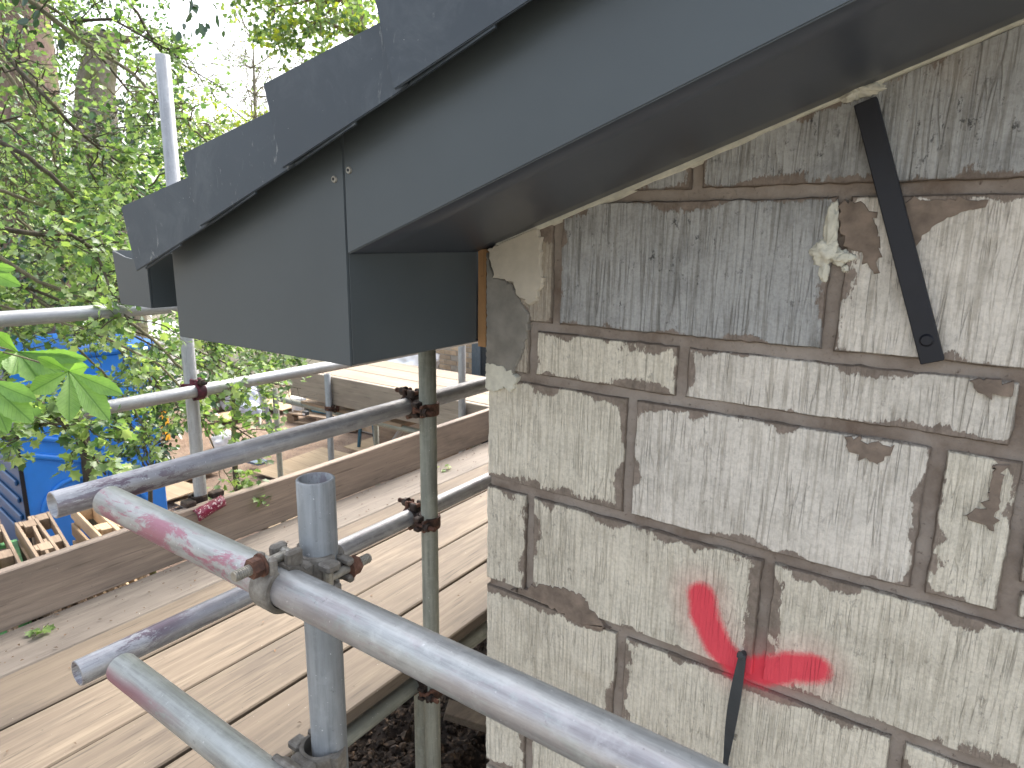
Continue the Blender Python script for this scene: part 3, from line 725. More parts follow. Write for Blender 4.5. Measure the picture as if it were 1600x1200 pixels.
# ------------------------------------------------------------------ SCAFFOLD: tubes
XS = -1.20; YS = 1.32; XT = -1.262
tube('scaffold_tube', (-0.655, 0.508, -3.2), (-0.655, 0.508, -0.300), M_tube_pole, 'thick nearest upright tube with open top end in front of the boards', group='upright scaffold tubes', roll=0.4)
tube('scaffold_tube', (XS, YS, -3.2), (XS, YS, -0.215), M_tube_dull, 'dull green-grey upright tube reaching up under the eaves box', group='upright scaffold tubes')
tube('scaffold_tube', (-2.455, 1.325, -3.2), (-2.445, 1.345, 0.612), M_tube_pale, 'tall pale upright tube rising above the verge among the branches', group='upright scaffold tubes')
tube('scaffold_tube', (-1.092, 0.445, -0.418), (0.55, 0.445, -0.420), M_tube_pink, 'pink-streaked horizontal tube crossing in front at its coupler, nearest the camera', group='near cross tubes', roll=PI/2)
tube('scaffold_tube', (-1.060, 0.420, -0.692), (0.45, 0.420, -0.700), M_tube_pink2, 'lower left cross tube with blunt end, running out at the bottom edge', group='near cross tubes', roll=PI/2+0.5)
tube('scaffold_tube', (XT, 0.425, -0.462), (XT, 3.2, -0.462), M_tube_purple, 'upper guard rail tube with open end, running to the house corner', group='inner guard rail tubes', roll=1.0)
tube('scaffold_tube', (XT, 0.425, -0.793), (XT, 3.2, -0.800), M_tube_purple, 'lower guard rail tube above the boards, purple stained with open end', group='inner guard rail tubes', roll=2.0)
tube('scaffold_tube', (-2.392, -0.6, -0.585), (-2.392, 3.2, -0.585), M_tube_pale, 'outer guard rail tube behind the chestnut leaves, clamped to tall upright', group='outer guard rail tubes')
tube('scaffold_tube', (-2.392, -0.6, -0.255), (-2.392, 3.2, -0.262), M_tube_pale, 'uppermost outer guard rail tube, ending behind the gutter', group='outer guard rail tubes')
tube('scaffold_tube', (XS-0.055, -0.8, -1.345), (XS-0.055, 3.2, -1.345), M_tube_dull, 'ledger tube just below the inner board edge over the soil', group='ledger tubes under boards')
tube('scaffold_tube', (-2.40, -0.8, -1.345), (-2.40, 3.2, -1.345), M_tube_dull, 'ledger tube below the outer board edge', group='ledger tubes under boards')
tube('scaffold_tube', (-1.34, 1.42, -3.2), (-1.34, 1.42, -1.38), M_tube_dull, 'dark upright tube standing under the boards behind the green-grey one', group='upright scaffold tubes')

# ---- couplers
def ring(bm, axis, center, a0, a1, r0, r1, w, n=18):
    """band segment around an axis ('x' or 'z'), angles measured from +y"""
    vs = []
    for i in range(n+1):
        a = a0+(a1-a0)*i/n; c, s = math.cos(a), math.sin(a)
        row_ = []
        for (r, h) in ((r0, -w/2), (r1-0.0012, -w/2), (r1, -w/2+0.003), (r1, w/2-0.003), (r1-0.0012, w/2), (r0, w/2)):
            if axis == 'x': p_ = Vector((h, c*r, s*r))
            else: p_ = Vector((s*r, c*r, h))
            row_.append(bm.verts.new(p_+Vector(center)))
        vs.append(row_)
    for i in range(n):
        for k in range(6): bm.faces.new((vs[i][k], vs[i][(k+1) % 6], vs[i+1][(k+1) % 6], vs[i+1][k]))
    bm.faces.new(vs[0][::-1]); bm.faces.new(vs[-1])
def coupler_proto(mats):
    """double coupler; tube A along local x at y=-0.0315, tube B along local z at y=+0.0315"""
    mb, mf, mn, mbolt = mats
    e = empty('scaffold_coupler', (0, 0, 0))
    r0, r1 = 0.0246, 0.0305; D = 0.0315
    bm = bmesh.new()
    ring(bm, 'x', (0, -D, 0), -PI*0.45, PI*0.5, r0, r1, 0.046); ring(bm, 'z', (0, D, 0), PI*0.5, PI*1.45, r0, r1, 0.046)
    bm_box(bm, (-0.021, -0.008, -0.021), (0.021, 0.008, 0.021), 0.004)
    # lugs holding the bolts
    bm_box(bm, (-0.021, -D+0.002, 0.024), (-0.009, -D+0.024, 0.046), 0.003); bm_box(bm, (0.009, -D+0.002, 0.024), (0.021, -D+0.024, 0.046), 0.003)
    bm_box(bm, (0.024, D-0.024, -0.021), (0.046, D-0.002, -0.009), 0.003); bm_box(bm, (0.024, D-0.024, 0.009), (0.046, D-0.002, 0.021), 0.003)
    bmesh.ops.recalc_face_normals(bm, faces=bm.faces[:])
    frombm('saddle', bm, mb, e, False)
    for axis in ('x', 'z'):
        bm = bmesh.new()
        if axis == 'x':
            ring(bm, 'x', (0, -D, 0), PI*0.62, PI*1.5, r0, r1+0.001, 0.034)
            bm_box(bm, (-0.017, -D-0.020, 0.022), (-0.0065, -D-0.009, 0.046), 0.003); bm_box(bm, (0.0065, -D-0.020, 0.022), (0.017, -D-0.009, 0.046), 0.003)
            bm_cyl(bm, (-0.022, -D+0.004, -0.031), (0.022, -D+0.004, -0.031), 0.006, 10)
        else:
            ring(bm, 'z', (0, D, 0), -PI*0.5, PI*0.38, r0, r1+0.001, 0.034)
            bm_box(bm, (0.022, D+0.009, -0.017), (0.046, D+0.020, -0.0065), 0.003); bm_box(bm, (0.022, D+0.009, 0.0065), (0.046, D+0.020, 0.017), 0.003)
            bm_cyl(bm, (-0.031, D-0.004, -0.022), (-0.031, D-0.004, 0.022), 0.006, 10)
        bmesh.ops.recalc_face_normals(bm, faces=bm.faces[:])
        frombm('flap', bm, mf, e)
        # bolt with thread rings, washer and nut
        bm = bmesh.new()
        if axis == 'x': a, b, dr = Vector((0, -D+0.016, 0.036)), Vector((0, -D-0.058, 0.036)), Vector((0, -1, 0))
        else: a, b, dr = Vector((0.036, D-0.016, 0)), Vector((0.036, D+0.052, 0)), Vector((0, 1, 0))
        bm_cyl(bm, a, b, 0.0058, 14)
        for k in range(12): q_ = b - dr*(0.002+0.0026*k); bm_cyl(bm, q_, q_-dr*0.0013, 0.0067, 14)
        cross = Vector((1, 0, 0)) if axis == 'x' else Vector((0, 0, 1)); bm_cyl(bm, a-cross*0.020, a+cross*0.020, 0.0065, 10)
        frombm('bolt', bm, mbolt, e)
        bm = bmesh.new(); base = b - dr*0.034
        bm_cyl(bm, base, base+dr*0.013, 0.0125, 6); bm_cyl(bm, base-dr*0.003, base, 0.0145, 16); frombm('nut', bm, mn, e)
    return e
def copy_tree(o, parent=None):
    c = o.copy(); COL.objects.link(c)
    if parent is not None: c.parent = parent
    for ch in [x for x in bpy.data.objects if x.parent == o]: copy_tree(ch, c)
    return c
def kids(o): return [x for x in bpy.data.objects if x.parent == o]
def place(e, mid, xa, ya, label, group='couplers clamping the scaffold tubes'):
    """local x -> direction of tube A, local y -> from tube A to tube B"""
    xa = Vector(xa); ya = Vector(ya); za = xa.cross(ya)
    e.matrix_world = Matrix(((xa.x, ya.x, za.x, mid[0]), (xa.y, ya.y, za.y, mid[1]), (xa.z, ya.z, za.z, mid[2]), (0, 0, 0, 1)))
    tag(e, label, 'scaffold coupler', group)
cA = coupler_proto((M_forged, M_forged, M_rust, M_bolt))
ks = [k for k in kids(cA)]
cD = coupler_proto((M_dark_forged, M_rust, M_dark_forged, M_rust))
cW = coupler_proto((M_wine, M_wine, M_dark_forged, M_dark_forged))
cB = copy_tree(cA); 
cD2 = copy_tree(cD); cD3 = copy_tree(cD); cD4 = copy_tree(cD); cD5 = copy_tree(cD); cD6 = copy_tree(cD)
place(cA, (-0.655, 0.4765, -0.420), (1, 0, 0), (0, 1, 0), 'large grey and rusty coupler on the nearest upright and crossing tube')
place(cB, (-0.655, 0.464, -0.706), (-1, 0, 0), (0, 1, 0), 'coupler at the bottom edge of the picture on the nearest upright')
place(cD, ((XS+XT)/2, YS, -0.462), (0, -1, 0), (1, 0, 0), 'dark rusty coupler joining upper guard rail to the green-grey upright')
place(cD2, ((XS+XT)/2, YS, -0.797), (0, -1, 0), (1, 0, 0), 'dark coupler joining lower guard rail to the green-grey upright')
place(cD3, (XS-0.0275, YS, -1.345), (0, -1, 0), (1, 0, 0), 'coupler on the green-grey upright below the boards, over the soil')
place(cW, (-2.4215, 1.335, -0.585), (0, 1, 0), (-1, 0, 0), 'wine-red coupler holding the outer rail on the tall pale upright')
place(cD4, (-2.4235, 1.338, -0.258), (0, 1, 0), (-1, 0, 0), 'coupler on the tall upright hidden behind the eaves box')
place(cD5, (-2.4275, 1.328, -1.345), (0, 1, 0), (-1, 0, 0), 'coupler of the tall upright below the platform')
place(cD6, (-1.33, 1.45, -1.37), (0, -1, 0), (0, 0, 1), 'coupler under the boards beside the dark upright')

# black clamp and red sleeve on the toe board by the tall upright
bc = on(297, 795, 0, -2.44)
cl_ = empty('toe_board_clamp', bc, 'black clamp around the foot of the tall upright at the toe board', 'clamp')
bm = bmesh.new()
for (a0, a1) in ((-PI*0.9, PI*0.9),): ring(bm, 'z', (-2.453, 1.327, -1.035), a0, a1, 0.0255, 0.036, 0.03)
bm_box(bm, (-2.45, 1.25, -1.045), (-2.40, 1.292, -1.022), 0.004); bm_box(bm, (-2.45, 1.365, -1.045), (-2.415, 1.42, -1.02), 0.004)
bmesh.ops.recalc_face_normals(bm, faces=bm.faces[:])
frombm('band', bm, M_dark_forged, cl_)
def red_mat():
    a = NT('wine_red_chipped_paint'); v = a.coord(); n = a.noise(v, 75, 5, 0.7)
    c = a.mix(a.mask(n, 0.56, 0.60), (0.16, 0.012, 0.035), (0.62, 0.52, 0.5)); a.col(c); a.setp(Roughness=0.3); return a.m
M_red = red_mat()
rc = on(322, 797, 0, -2.385)
vs = []; fs = []; n = 14
for i in range(9):
    for k in range(n+1):
        a = -0.1*PI + 1.1*PI*k/n; t = i/8; r = 0.026*(1-0.10*t) + 0.0012*math.sin(k*2.1+i)
        vs.append((rc.x+0.012+r*math.cos(a)*0.95, rc.y-0.055+0.12*t, rc.z+r*math.sin(a)*1.05-0.012+0.028*t))
for i in range(8):
    for k in range(n): a = i*(n+1)+k; fs.append((a, a+1, a+n+2, a+n+1))
o = pyd('sleeve', vs, fs, M_red, None, True); o.modifiers.new('thick', 'SOLIDIFY').thickness = 0.003
tag(o, 'wine red chipped half sleeve lying over the toe board edge', 'tube sleeve')

# ------------------------------------------------------------------ boards
BX = [-2.380, -2.130, -1.890, -1.655, -1.438, -1.222]; ZT = -1.24
names = ['greyish board along the toe board, strewn with leaf litter', 'second board from the toe board, warm tan with small knots', 'middle board of the near platform, below the lower rail',
         'fourth board from the toe board, crossed by the green-grey upright', 'inner edge board of the near platform, over the dark soil']
def plank(name, x0, x1, y0, y1, zt, th, mat, seed, axis='y', parent=None):
    """board with eased, slightly waney edges and a little cup"""
    vs = []; fs = []; n = 26
    prof = [(0, -th), (0, -0.004), (0.004, 0), (0.33, 0.0), (0.66, 0.0), (1-0.004, 0), (1, -0.004), (1, -th)]
    for i in range(n+1):
        y = y0+(y1-y0)*i/n
        o1 = 0.0022*noise.noise(Vector((y*1.7, seed, 0))); o2 = 0.0022*noise.noise(Vector((y*1.7, seed, 5))); oz = 0.0018*noise.noise(Vector((y*0.9, seed, 9)))
        a, b = x0+o1, x1+o2
        for k, (t, h) in enumerate(prof):
            xx = a+(b-a)*t if t not in (0.004, 0.996) else (a+0.004 if t < 0.5 else b-0.004)
            zz_ = zt+h+oz+(0.0012*math.sin(PI*t)*(1 if seed % 2 else -1) if 0 < t < 1 else 0)
            vs.append((xx, y, zz_) if axis == 'y' else (y, xx, zz_))
    m = len(prof)
    for i in range(n):
        for k in range(m):
            f = (i*m+k, i*m+(k+1) % m, (i+1)*m+(k+1) % m, (i+1)*m+k); fs.append(f if axis == 'x' else f[::-1])
    fs.append(tuple(range(m))); fs.append(tuple(range((n+1)*m-1, n*m-1, -1)))
    o = pyd(name, vs, fs, mat, parent)
    bm = bmesh.new(); bm.from_mesh(o.data); bmesh.ops.recalc_face_normals(bm, faces=bm.faces[:]); bm.to_mesh(o.data); bm.free()
    return o
for i in range(5):
    g = 0.0035 + (0.002 if i == 3 else 0)
    o = plank('scaffold_board', BX[i]+g, BX[i+1]-g, -1.2, 4.4, ZT + (0.0, 0.002, -0.001, 0.0015, -0.001)[i], 0.038, M_board_grey if i == 0 else M_board, i)
    tag(o, names[i], 'scaffold board', 'boards of the near platform')
bm = bmesh.new(); bm_box(bm, (-2.420, -1.2, ZT-0.0), (-2.383, 3.24, ZT+0.196), 0.004)
bmesh.ops.subdivide_edges(bm, edges=[e for e in bm.edges if abs(e.verts[0].co.y-e.verts[1].co.y) > 1], cuts=30)
for v in bm.verts:
    v.co.z += 0.004*noise.noise(Vector((v.co.y*1.3, 2, 0))); v.co.x += 0.004*noise.noise(Vector((v.co.y*0.9, 7, 0)))
tag(frombm('toe_board', bm, M_toe), 'long weathered brown toe board on edge along the outer side of the platform', 'toe board', 'toe boards')

# far platform
FY = 3.30; FZ = -1.055
for k in range(3):
    o = plank('scaffold_board', FY+0.03+0.232*k, FY+0.03+0.232*k+0.226, -4.50+0.03*k, -1.3, FZ, 0.038, M_board_x, 20+k, axis='x')
    tag(o, ['front', 'middle', 'rear'][k]+' pale board on top of the far platform beyond the guard rails', 'scaffold board', 'boards of the far platform')
for (a, b, lab) in ((-4.50, -3.02, 'left pale board face under the far platform edge'), (-3.015, -1.2, 'right pale board face under the far platform edge')):
    o = box('toe_board', (a, FY-0.012, FZ-0.225), (b, FY+0.026, FZ-0.002), M_toe_x, None, 0.004); tag(o, lab, 'toe board', 'toe boards')
box_ = box('scaffold_board', (-4.44, FY+0.04, FZ-0.31), (-3.3, FY+0.42, FZ-0.275), M_pallet_old, None, 0.003); tag(box_, 'dark board hidden under the far platform above its ledger', 'scaffold board', 'boards of the far platform')
tube('scaffold_tube', (-4.75, FY+0.06, -1.365), (-2.5, FY+0.06, -1.37), M_tube_dull, 'horizontal tube under the far platform, open end at its left', group='far scaffold tubes')
for (px, lab, zt) in ((514, 'upright tube at the left part of the far platform', -1.03), (722, 'pale upright tube at the right part of the far platform near the house corner', 0.4)):
    q_ = on(px, 640, 1, FY-0.045); tube('scaffold_tube', (q_.x, FY-0.045, -3.2), (q_.x, FY-0.045, zt), M_tube_pale if px > 600 else M_tube_pole, lab, group='far scaffold tubes')
    cc = copy_tree(cD); place(cc, (q_.x, FY-0.015, -1.30), (1, 0, 0), (0, -1, 0), 'coupler on the far platform ' + ('left' if px < 600 else 'right') + ' upright, below the board edge')
q_ = on(466, 610, 1, FY+0.35); tube('scaffold_tube', (q_.x, FY+0.11, -3.2), (q_.x, FY+0.11, -1.30), M_tube_dull, 'short grey upright under the left end of the far platform', group='far scaffold tubes')
q_ = on(588, 690, 1, FY+0.6); tube('scaffold_tube', (q_.x, FY+0.6, -3.2), (q_.x, FY+0.6, -1.3), M_tube_dull, 'thin upright under the far platform beside the trestle', group='far scaffold tubes')
a_ = on(600, 715, 1, FY+0.5); b_ = on(640, 650, 1, FY+0.5); tube('scaffold_tube', a_, b_, M_tube_pale, 'slanting tube under the far platform beside the grey pallet', group='far scaffold tubes')

# ------------------------------------------------------------------ GROUND
GZ = -3.2
gs = [(-260, -260), (260, -260), (260, 260), (-260, 260)]
def ground():
    vs = []; fs = []
    xs = list(np.concatenate([[-260, -120, -60], np.linspace(-24, 8, 120), [30, 120, 260]])); ys = list(np.concatenate([[-260, -60, -20], np.linspace(-4, 22, 100), [60, 260]]))
    for x in xs:
        for y in ys:
            z = GZ + 0.04*noise.noise(Vector((x*0.8, y*0.8, 0))) + 0.015*noise.noise(Vector((x*4, y*4, 3)))
            vs.append((x, y, z-0.03))
    n = len(ys)
    for i in range(len(xs)-1):
        for j in range(n-1): fs.append((i*n+j, (i+1)*n+j, (i+1)*n+j+1, i*n+j+1))
    tag(pyd('ground', vs, fs, M_earth, None, True), kind='structure')
ground()
# soil mound beside the wall
def soil():
    vs = []; fs = []; nx, ny = 120, 190
    for i in range(nx+1):
        for j in range(ny+1):
            x = -3.1+2.36*i/nx; y = -0.2+4.4*j/ny
            e = min(1, (x+3.1)/0.6, (y+0.2)/0.3, (4.2-y)/0.6); e = max(0, e)
            h = (0.95+0.12*noise.noise(Vector((x*2, y*2, 0)))+0.06*noise.noise(Vector((x*9, y*9, 1)))+0.03*noise.noise(Vector((x*30, y*30, 2))))*math.sin(e*PI/2)
            vs.append((x, y, GZ-0.05+h))
    for i in range(nx):
        for j in range(ny): a = i*(ny+1)+j; fs.append((a, a+ny+1, a+ny+2, a+1))
    tag(pyd('soil_bank', vs, fs, M_soil, None, True), kind='structure')
soil()
def clods():
    bm = bmesh.new(); bmesh.ops.create_icosphere(bm, subdivisions=1, radius=1)
    bv = np.array([v.co[:] for v in bm.verts]); bf = np.array([[v.index for v in f.verts] for f in bm.faces]); bm.free()
    N = 17000; V = []; Fs = []
    for k in range(N):
        x = rng.uniform(-2.9, -0.79); y = rng.uniform(0.1, 3.0)
        e = max(0, min(1, (x+3.1)/0.6, (y+0.2)/0.3, (4.2-y)/0.6))
        h = (0.95+0.12*noise.noise(Vector((x*2, y*2, 0)))+0.06*noise.noise(Vector((x*9, y*9, 1))))*math.sin(e*PI/2)
        s = rng.gamma(1.6, 0.0045)+0.004
        q = bv*(rng.uniform(0.6, 1.3, 3)*s)*rng.uniform(0.45, 1.45, (len(bv), 1))
        a = rng.uniform(0, 6.28); R = np.array([[math.cos(a), -math.sin(a), 0], [math.sin(a), math.cos(a), 0], [0, 0, 1]])
        V.append(q@R.T+np.array([x, y, GZ-0.05+h+s*0.2])); Fs.append(bf+k*len(bv))
    me = bpy.data.meshes.new('soil_clods'); me.from_pydata(np.concatenate(V).tolist(), [], np.concatenate(Fs).tolist()); me.update()
    a = NT('soil_clod_mix'); v = a.coord(rand=False); n = a.noise(v, 45, 2, 0.5)
    a.col(a.ramp(n, [(0.35, (0.022, 0.015, 0.011)), (0.55, (0.06, 0.042, 0.03)), (0.66, (0.13, 0.085, 0.055)), (0.75, (0.30, 0.22, 0.15))])); a.setp(Roughness=0.9)
    tag(link('soil_clods', me, a.m), 'loose dark clods and bark chips covering the soil beside the wall', 'soil', kind='stuff')
clods()
b_ = on(742, 1122, 2, -2.17)
o = box('wood_offcut', (-0.14, -0.05, -0.018), (0.14, 0.05, 0.018), M_board, None, 0.003, Matrix.Translation(b_) @ Matrix.Rotation(0.5, 4, 'Z') @ Matrix.Rotation(0.25, 4, 'Y')); tag(o, 'sawn wood offcut lying on dark soil against the wall corner', 'wood offcut')
# debris on boards
def litter():
    V = []; Fc = []; n = 0
    for k in range(420):
        x = rng.uniform(-2.37, -2.14) if rng.random() < 0.7 else rng.uniform(-2.1, -1.25); y = rng.uniform(-0.2, 3.6); s = rng.uniform(0.0015, 0.0075); a = rng.uniform(0, 6.28)
        c, d = math.cos(a)*s, math.sin(a)*s; z = ZT+0.0035
        V += [(x-c, y-d, z), (x+d*0.5, y-c*0.5, z+s*0.3), (x+c, y+d, z+0.001), (x-d*0.5, y+c*0.5, z+s*0.5)]; Fc += [(n, n+1, n+2), (n, n+2, n+3)]; n += 4
    tag(pyd('leaf_litter', V, Fc, plain('dry_leaf_bits', (0.14, 0.085, 0.05), 0.8, 0, 0.6, 9, 0), None), 'dry leaf and bark crumbs scattered over the near boards', 'leaf litter', kind='stuff')
litter()
# ply sheets laid on the earth
sheets = [((345, 790), 0.62, 0.95, 0.50), ((422, 800), 0.60, 0.95, 0.50), ((510, 735), 1.25, 1.5, 0.56), ((300, 822), 0.55, 0.8, 0.46), ((300, 740), 0.55, 0.5, 0.60), ((455, 628), 1.3, 0.9, 0.62), ((365, 652), 0.8, 0.5, 0.55), ((265, 770), 0.5, 0.7, 0.55), ((600, 700), 0.9, 0.8, 0.5)]
for k, ((px, py), l, w, r) in enumerate(sheets):
    c = on(px, py, 2, GZ+0.02)
    o = box('ply_sheet', (-w/2, -l/2, 0), (w/2, l/2, 0.018), M_osb, None, 0.002, Matrix.Translation(c+Vector((0, 0, 0.006*k))) @ Matrix.Rotation(r-0.5, 4, 'Z') @ Matrix.Rotation(0.012*((k % 3)-1), 4, 'X'))
    tag(o, ['tan sheet on the earth beyond the red sleeve, second from the left', 'tan sheet on the earth left of the open upright tube top', 'largest tan sheet lying behind the open upright tube top', 'tan sheet close to the toe board by the red sleeve', 'small tan sheet beneath the leafy twig', 'tan sheet on earth left of the pallet with the bucket', 'small far tan sheet beside the pale sack', 'leftmost tan sheet partly under leaves', 'tan sheet on the earth beside the blue trestle'][k], 'plywood sheet', 'tan sheets laid on the earth')

# ------------------------------------------------------------------ yard things
def pallet_proto(mat, L=1.2, Wd=1.0):
    e = empty('pallet', (0, 0, 0)); H = 0.144
    bm = bmesh.new(); bm_box(bm, (0, 0, 0), (L, 0.1, 0.02), 0.002); m1 = bpy.data.meshes.new('plank'); bm.to_mesh(m1); bm.free(); m1.materials.append(mat)
    bm = bmesh.new(); bm_box(bm, (0, 0, 0), (0.1, Wd, 0.02), 0.002); m2 = bpy.data.meshes.new('plank'); bm.to_mesh(m2); bm.free(); m2.materials.append(mat)
    bm = bmesh.new(); bm_box(bm, (0, 0, 0), (0.14, 0.095, 0.078), 0.003); m3 = bpy.data.meshes.new('spacer_block'); bm.to_mesh(m3); bm.free(); m3.materials.append(mat)
    def add(me, x, y, z):
        o = bpy.data.objects.new(me.name, me); COL.objects.link(o); o.parent = e; o.location = (x, y, z)
    for k in range(7): add(m1, 0, (Wd-0.1)*k/6, H-0.02)
    for k in range(3): add(m2, (L-0.1)*k/2, 0, H-0.042); add(m1, 0, (Wd-0.1)*k/2, 0)
    for i in range(3):
        for j in range(3): add(m3, (L-0.14)*i/2, (Wd-0.1)*j/2+0.002, 0.022)
    return e
pA = pallet_proto(M_pallet); pB = pallet_proto(M_pallet_old)
def put(e, M, label, cat, group=None):
    e.matrix_world = M; tag(e, label, cat, group); return e
# pallets on edge in front of the blue cabin
g_ = 'pallets standing on edge by the blue cabin'
pos = [(-5.72, 2.40, -0.20, 0.02, 'pale pallet on edge, rightmost of the row by the blue cabin', pA), (-5.80, 2.17, -0.15, -0.05, 'pale pallet on edge, second from the right by the blue cabin', None),
       (-5.84, 1.98, -0.21, 0.04, 'brown pallet on edge in the middle of the row', pB), (-5.78, 1.80, -0.17, -0.03, 'brown pallet on edge, second from the left end of the row', None), (-5.86, 1.63, -0.19, 0.0, 'brown pallet on edge, next to the green crate', None)]
for k, (x, y, rz, lean, lab, e) in enumerate(pos):
    e = e or copy_tree(pA if k < 2 else pB)
    put(e, Matrix.Translation((x, y, GZ+0.02)) @ Matrix.Rotation(rz, 4, 'Z') @ Matrix.Rotation(PI/2+lean, 4, 'X'), lab, 'pallet', g_)
# pallet with tools under the far platform, grey pallet further right
pT = copy_tree(pB); c = on(462, 664, 2, GZ+0.0)
put(pT, Matrix.Translation((c.x-0.25, c.y, GZ+0.005)) @ Matrix.Rotation(0.22, 4, 'Z') @ Matrix.Scale(1.2, 4), 'flat pallet carrying a white bucket and blue power tools', 'pallet', 'flat pallets on the earth')
pG = copy_tree(pB); c = on(575, 688, 2, GZ)
put(pG, Matrix.Translation((c.x, c.y, GZ+0.25)) @ Matrix.Rotation(0.12, 4, 'Z'), 'upper flat pallet of the pair beside the blue trestle', 'pallet', 'flat pallets on the earth')
pH = copy_tree(pB); put(pH, Matrix.Translation((c.x+0.1, c.y+0.06, GZ+0.09)) @ Matrix.Rotation(0.2, 4, 'Z'), 'lower flat pallet of the pair beside the blue trestle', 'pallet', 'flat pallets on the earth')
def bucket(c, r, h, label):
    e = empty('bucket', c, label, 'bucket'); bm = bmesh.new()
    bm_cyl(bm, c, c+Vector((0, 0, h)), r*0.84, 24, r); bm_cyl(bm, c+Vector((0, 0, h*0.9)), c+Vector((0, 0, h*0.97)), r*1.07, 24)
    frombm('pail', bm, M_white, e, False)
    bm = bmesh.new(); bm_cyl(bm, c+Vector((0, 0, h*0.97)), c+Vector((0, 0, h*1.03)), r*1.05, 24); frombm('lid', bm, M_white, e)
    return e
tz = GZ+0.15
c = on(467, 641, 2, tz); bucket(c, 0.14, 0.24, 'white plastic bucket with lid standing on the flat pallet')
def tool(px, py, label, rot, s=1.0):
    c = on(px, py, 2, tz); e = empty('power_tool', c, label, 'power tool', 'tools on the pallet')
    M = Matrix.Translation(c) @ Matrix.Rotation(rot, 4, 'Z') @ Matrix.Scale(s, 4)
    bm = bmesh.new(); bm_cyl(bm, (-0.14, 0, 0.055), (0.10, 0, 0.065), 0.042, 14, 0.05); bm_cyl(bm, (0.10, 0, 0.065), (0.17, 0, 0.065), 0.04, 14, 0.02)
    for v in bm.verts: v.co = M @ v.co
    frombm('body', bm, M_toolblue, e, False)
    bm = bmesh.new(); bm_box(bm, (-0.22, -0.02, 0.02), (-0.12, 0.02, 0.075), 0.008); bm_box(bm, (-0.26, -0.04, 0.0), (-0.20, 0.04, 0.08), 0.008)
    for v in bm.verts: v.co = M @ v.co
    frombm('grip', bm, M_dark_plastic, e)
tool(505, 648, 'nearer light blue power tool lying on the pallet', 0.15, 1.5); tool(498, 638, 'rear light blue power tool on the pallet', 0.5, 1.4)
for (px, py, lab) in ((478, 650, 'dark battery pack standing on the pallet edge by the bucket'), (489, 641, 'dark battery pack tilted on the pallet behind the tools')):
    c = on(px, py, 2, tz); e = empty('battery_pack', c, lab, 'battery pack', 'tools on the pallet')
    bm = bmesh.new(); bm_box(bm, c+Vector((-0.05, -0.04, 0.0)), c+Vector((0.05, 0.04, 0.09)), 0.008); frombm('case', bm, M_dark_plastic, e)
    bm = bmesh.new(); bm_box(bm, c+Vector((-0.035, -0.0425, 0.02)), c+Vector((0.03, -0.0405, 0.06)), 0.0); frombm('sticker', bm, M_white, e)
c = on(560, 655, 2, -2.9)
e = empty('container', on(555, 650, 1, 7.0), 'yellow plastic container seen under the far platform', 'container')
c = on(555, 660, 2, GZ); bm = bmesh.new(); bm_box(bm, c+Vector((-0.45, 0.5, 0.0)), c+Vector((0.25, 1.2, 0.75)), 0.05); frombm('tub', bm, M_yellow, e)
bm = bmesh.new(); bm_box(bm, c+Vector((-0.48, 0.47, 0.74)), c+Vector((0.28, 1.23, 0.80)), 0.02); frombm('lid', bm, M_yellow, e)
# blue trestle
def trestle():
    c = on(560, 706, 2, GZ); e = empty('trestle', c, 'petrol blue steel trestle standing beside the grey pallets', 'trestle'); h = 0.62
    for (dx, dy, tx, ty) in ((0, 0, 0.08, 0.02), (0.45, -0.05, -0.08, 0.02), (0.0, 0.5, 0.08, -0.1), (0.45, 0.45, -0.08, -0.1)):
        bm = bmesh.new(); a = c+Vector((dx, dy, 0)); M, L = axis_m(a, a+Vector((tx, ty, h))); bm_box(bm, (-0.02, -0.02, 0), (0.02, 0.02, L), 0.003, M); frombm('leg', bm, M_trestle, e)
    bm = bmesh.new(); bm_box(bm, c+Vector((0.05, 0.0, h)), c+Vector((0.42, 0.05, h+0.04)), 0.004); bm_box(bm, c+Vector((0.05, 0.38, h)), c+Vector((0.42, 0.43, h+0.04)), 0.004); frombm('top_bar', bm, M_trestle, e)
trestle()
# steps leaning (dark) with a pink-red object
a = on(622, 706, 2, GZ+0.1)
e = empty('folding_steps', a, 'dark folding steps leaning under the far platform', 'steps')
for dx in (0, 0.38):
    bm = bmesh.new(); M, L = axis_m(a+Vector((dx, 0, 0)), a+Vector((dx+0.25, 0.35, 1.0))); bm_box(bm, (-0.015, -0.03, 0), (0.015, 0.03, L), 0.003, M); frombm('rail', bm, M_dark_plastic, e)
for k in range(4):
    t = 0.15+0.22*k; q = a+Vector((0.25*t, 0.35*t, t)); bm = bmesh.new(); bm_box(bm, q+Vector((0, -0.04, -0.01)), q+Vector((0.38, 0.04, 0.01)), 0.003); frombm('tread', bm, M_dark_plastic, e)
c = on(620, 682, 2, GZ+0.15); bm = bmesh.new(); bm_cyl(bm, c+Vector((-0.16, 0, 0)), c+Vector((0.16, 0.02, 0.07)), 0.055, 16, 0.05); bm_cyl(bm, c+Vector((0.16, 0.02, 0.07)), c+Vector((0.2, 0.025, 0.08)), 0.03, 12, 0.02)
tag(frombm('bottle', bm, M_pinkthing, None, False), 'pink-red plastic bottle lying by the dark steps', 'bottle')
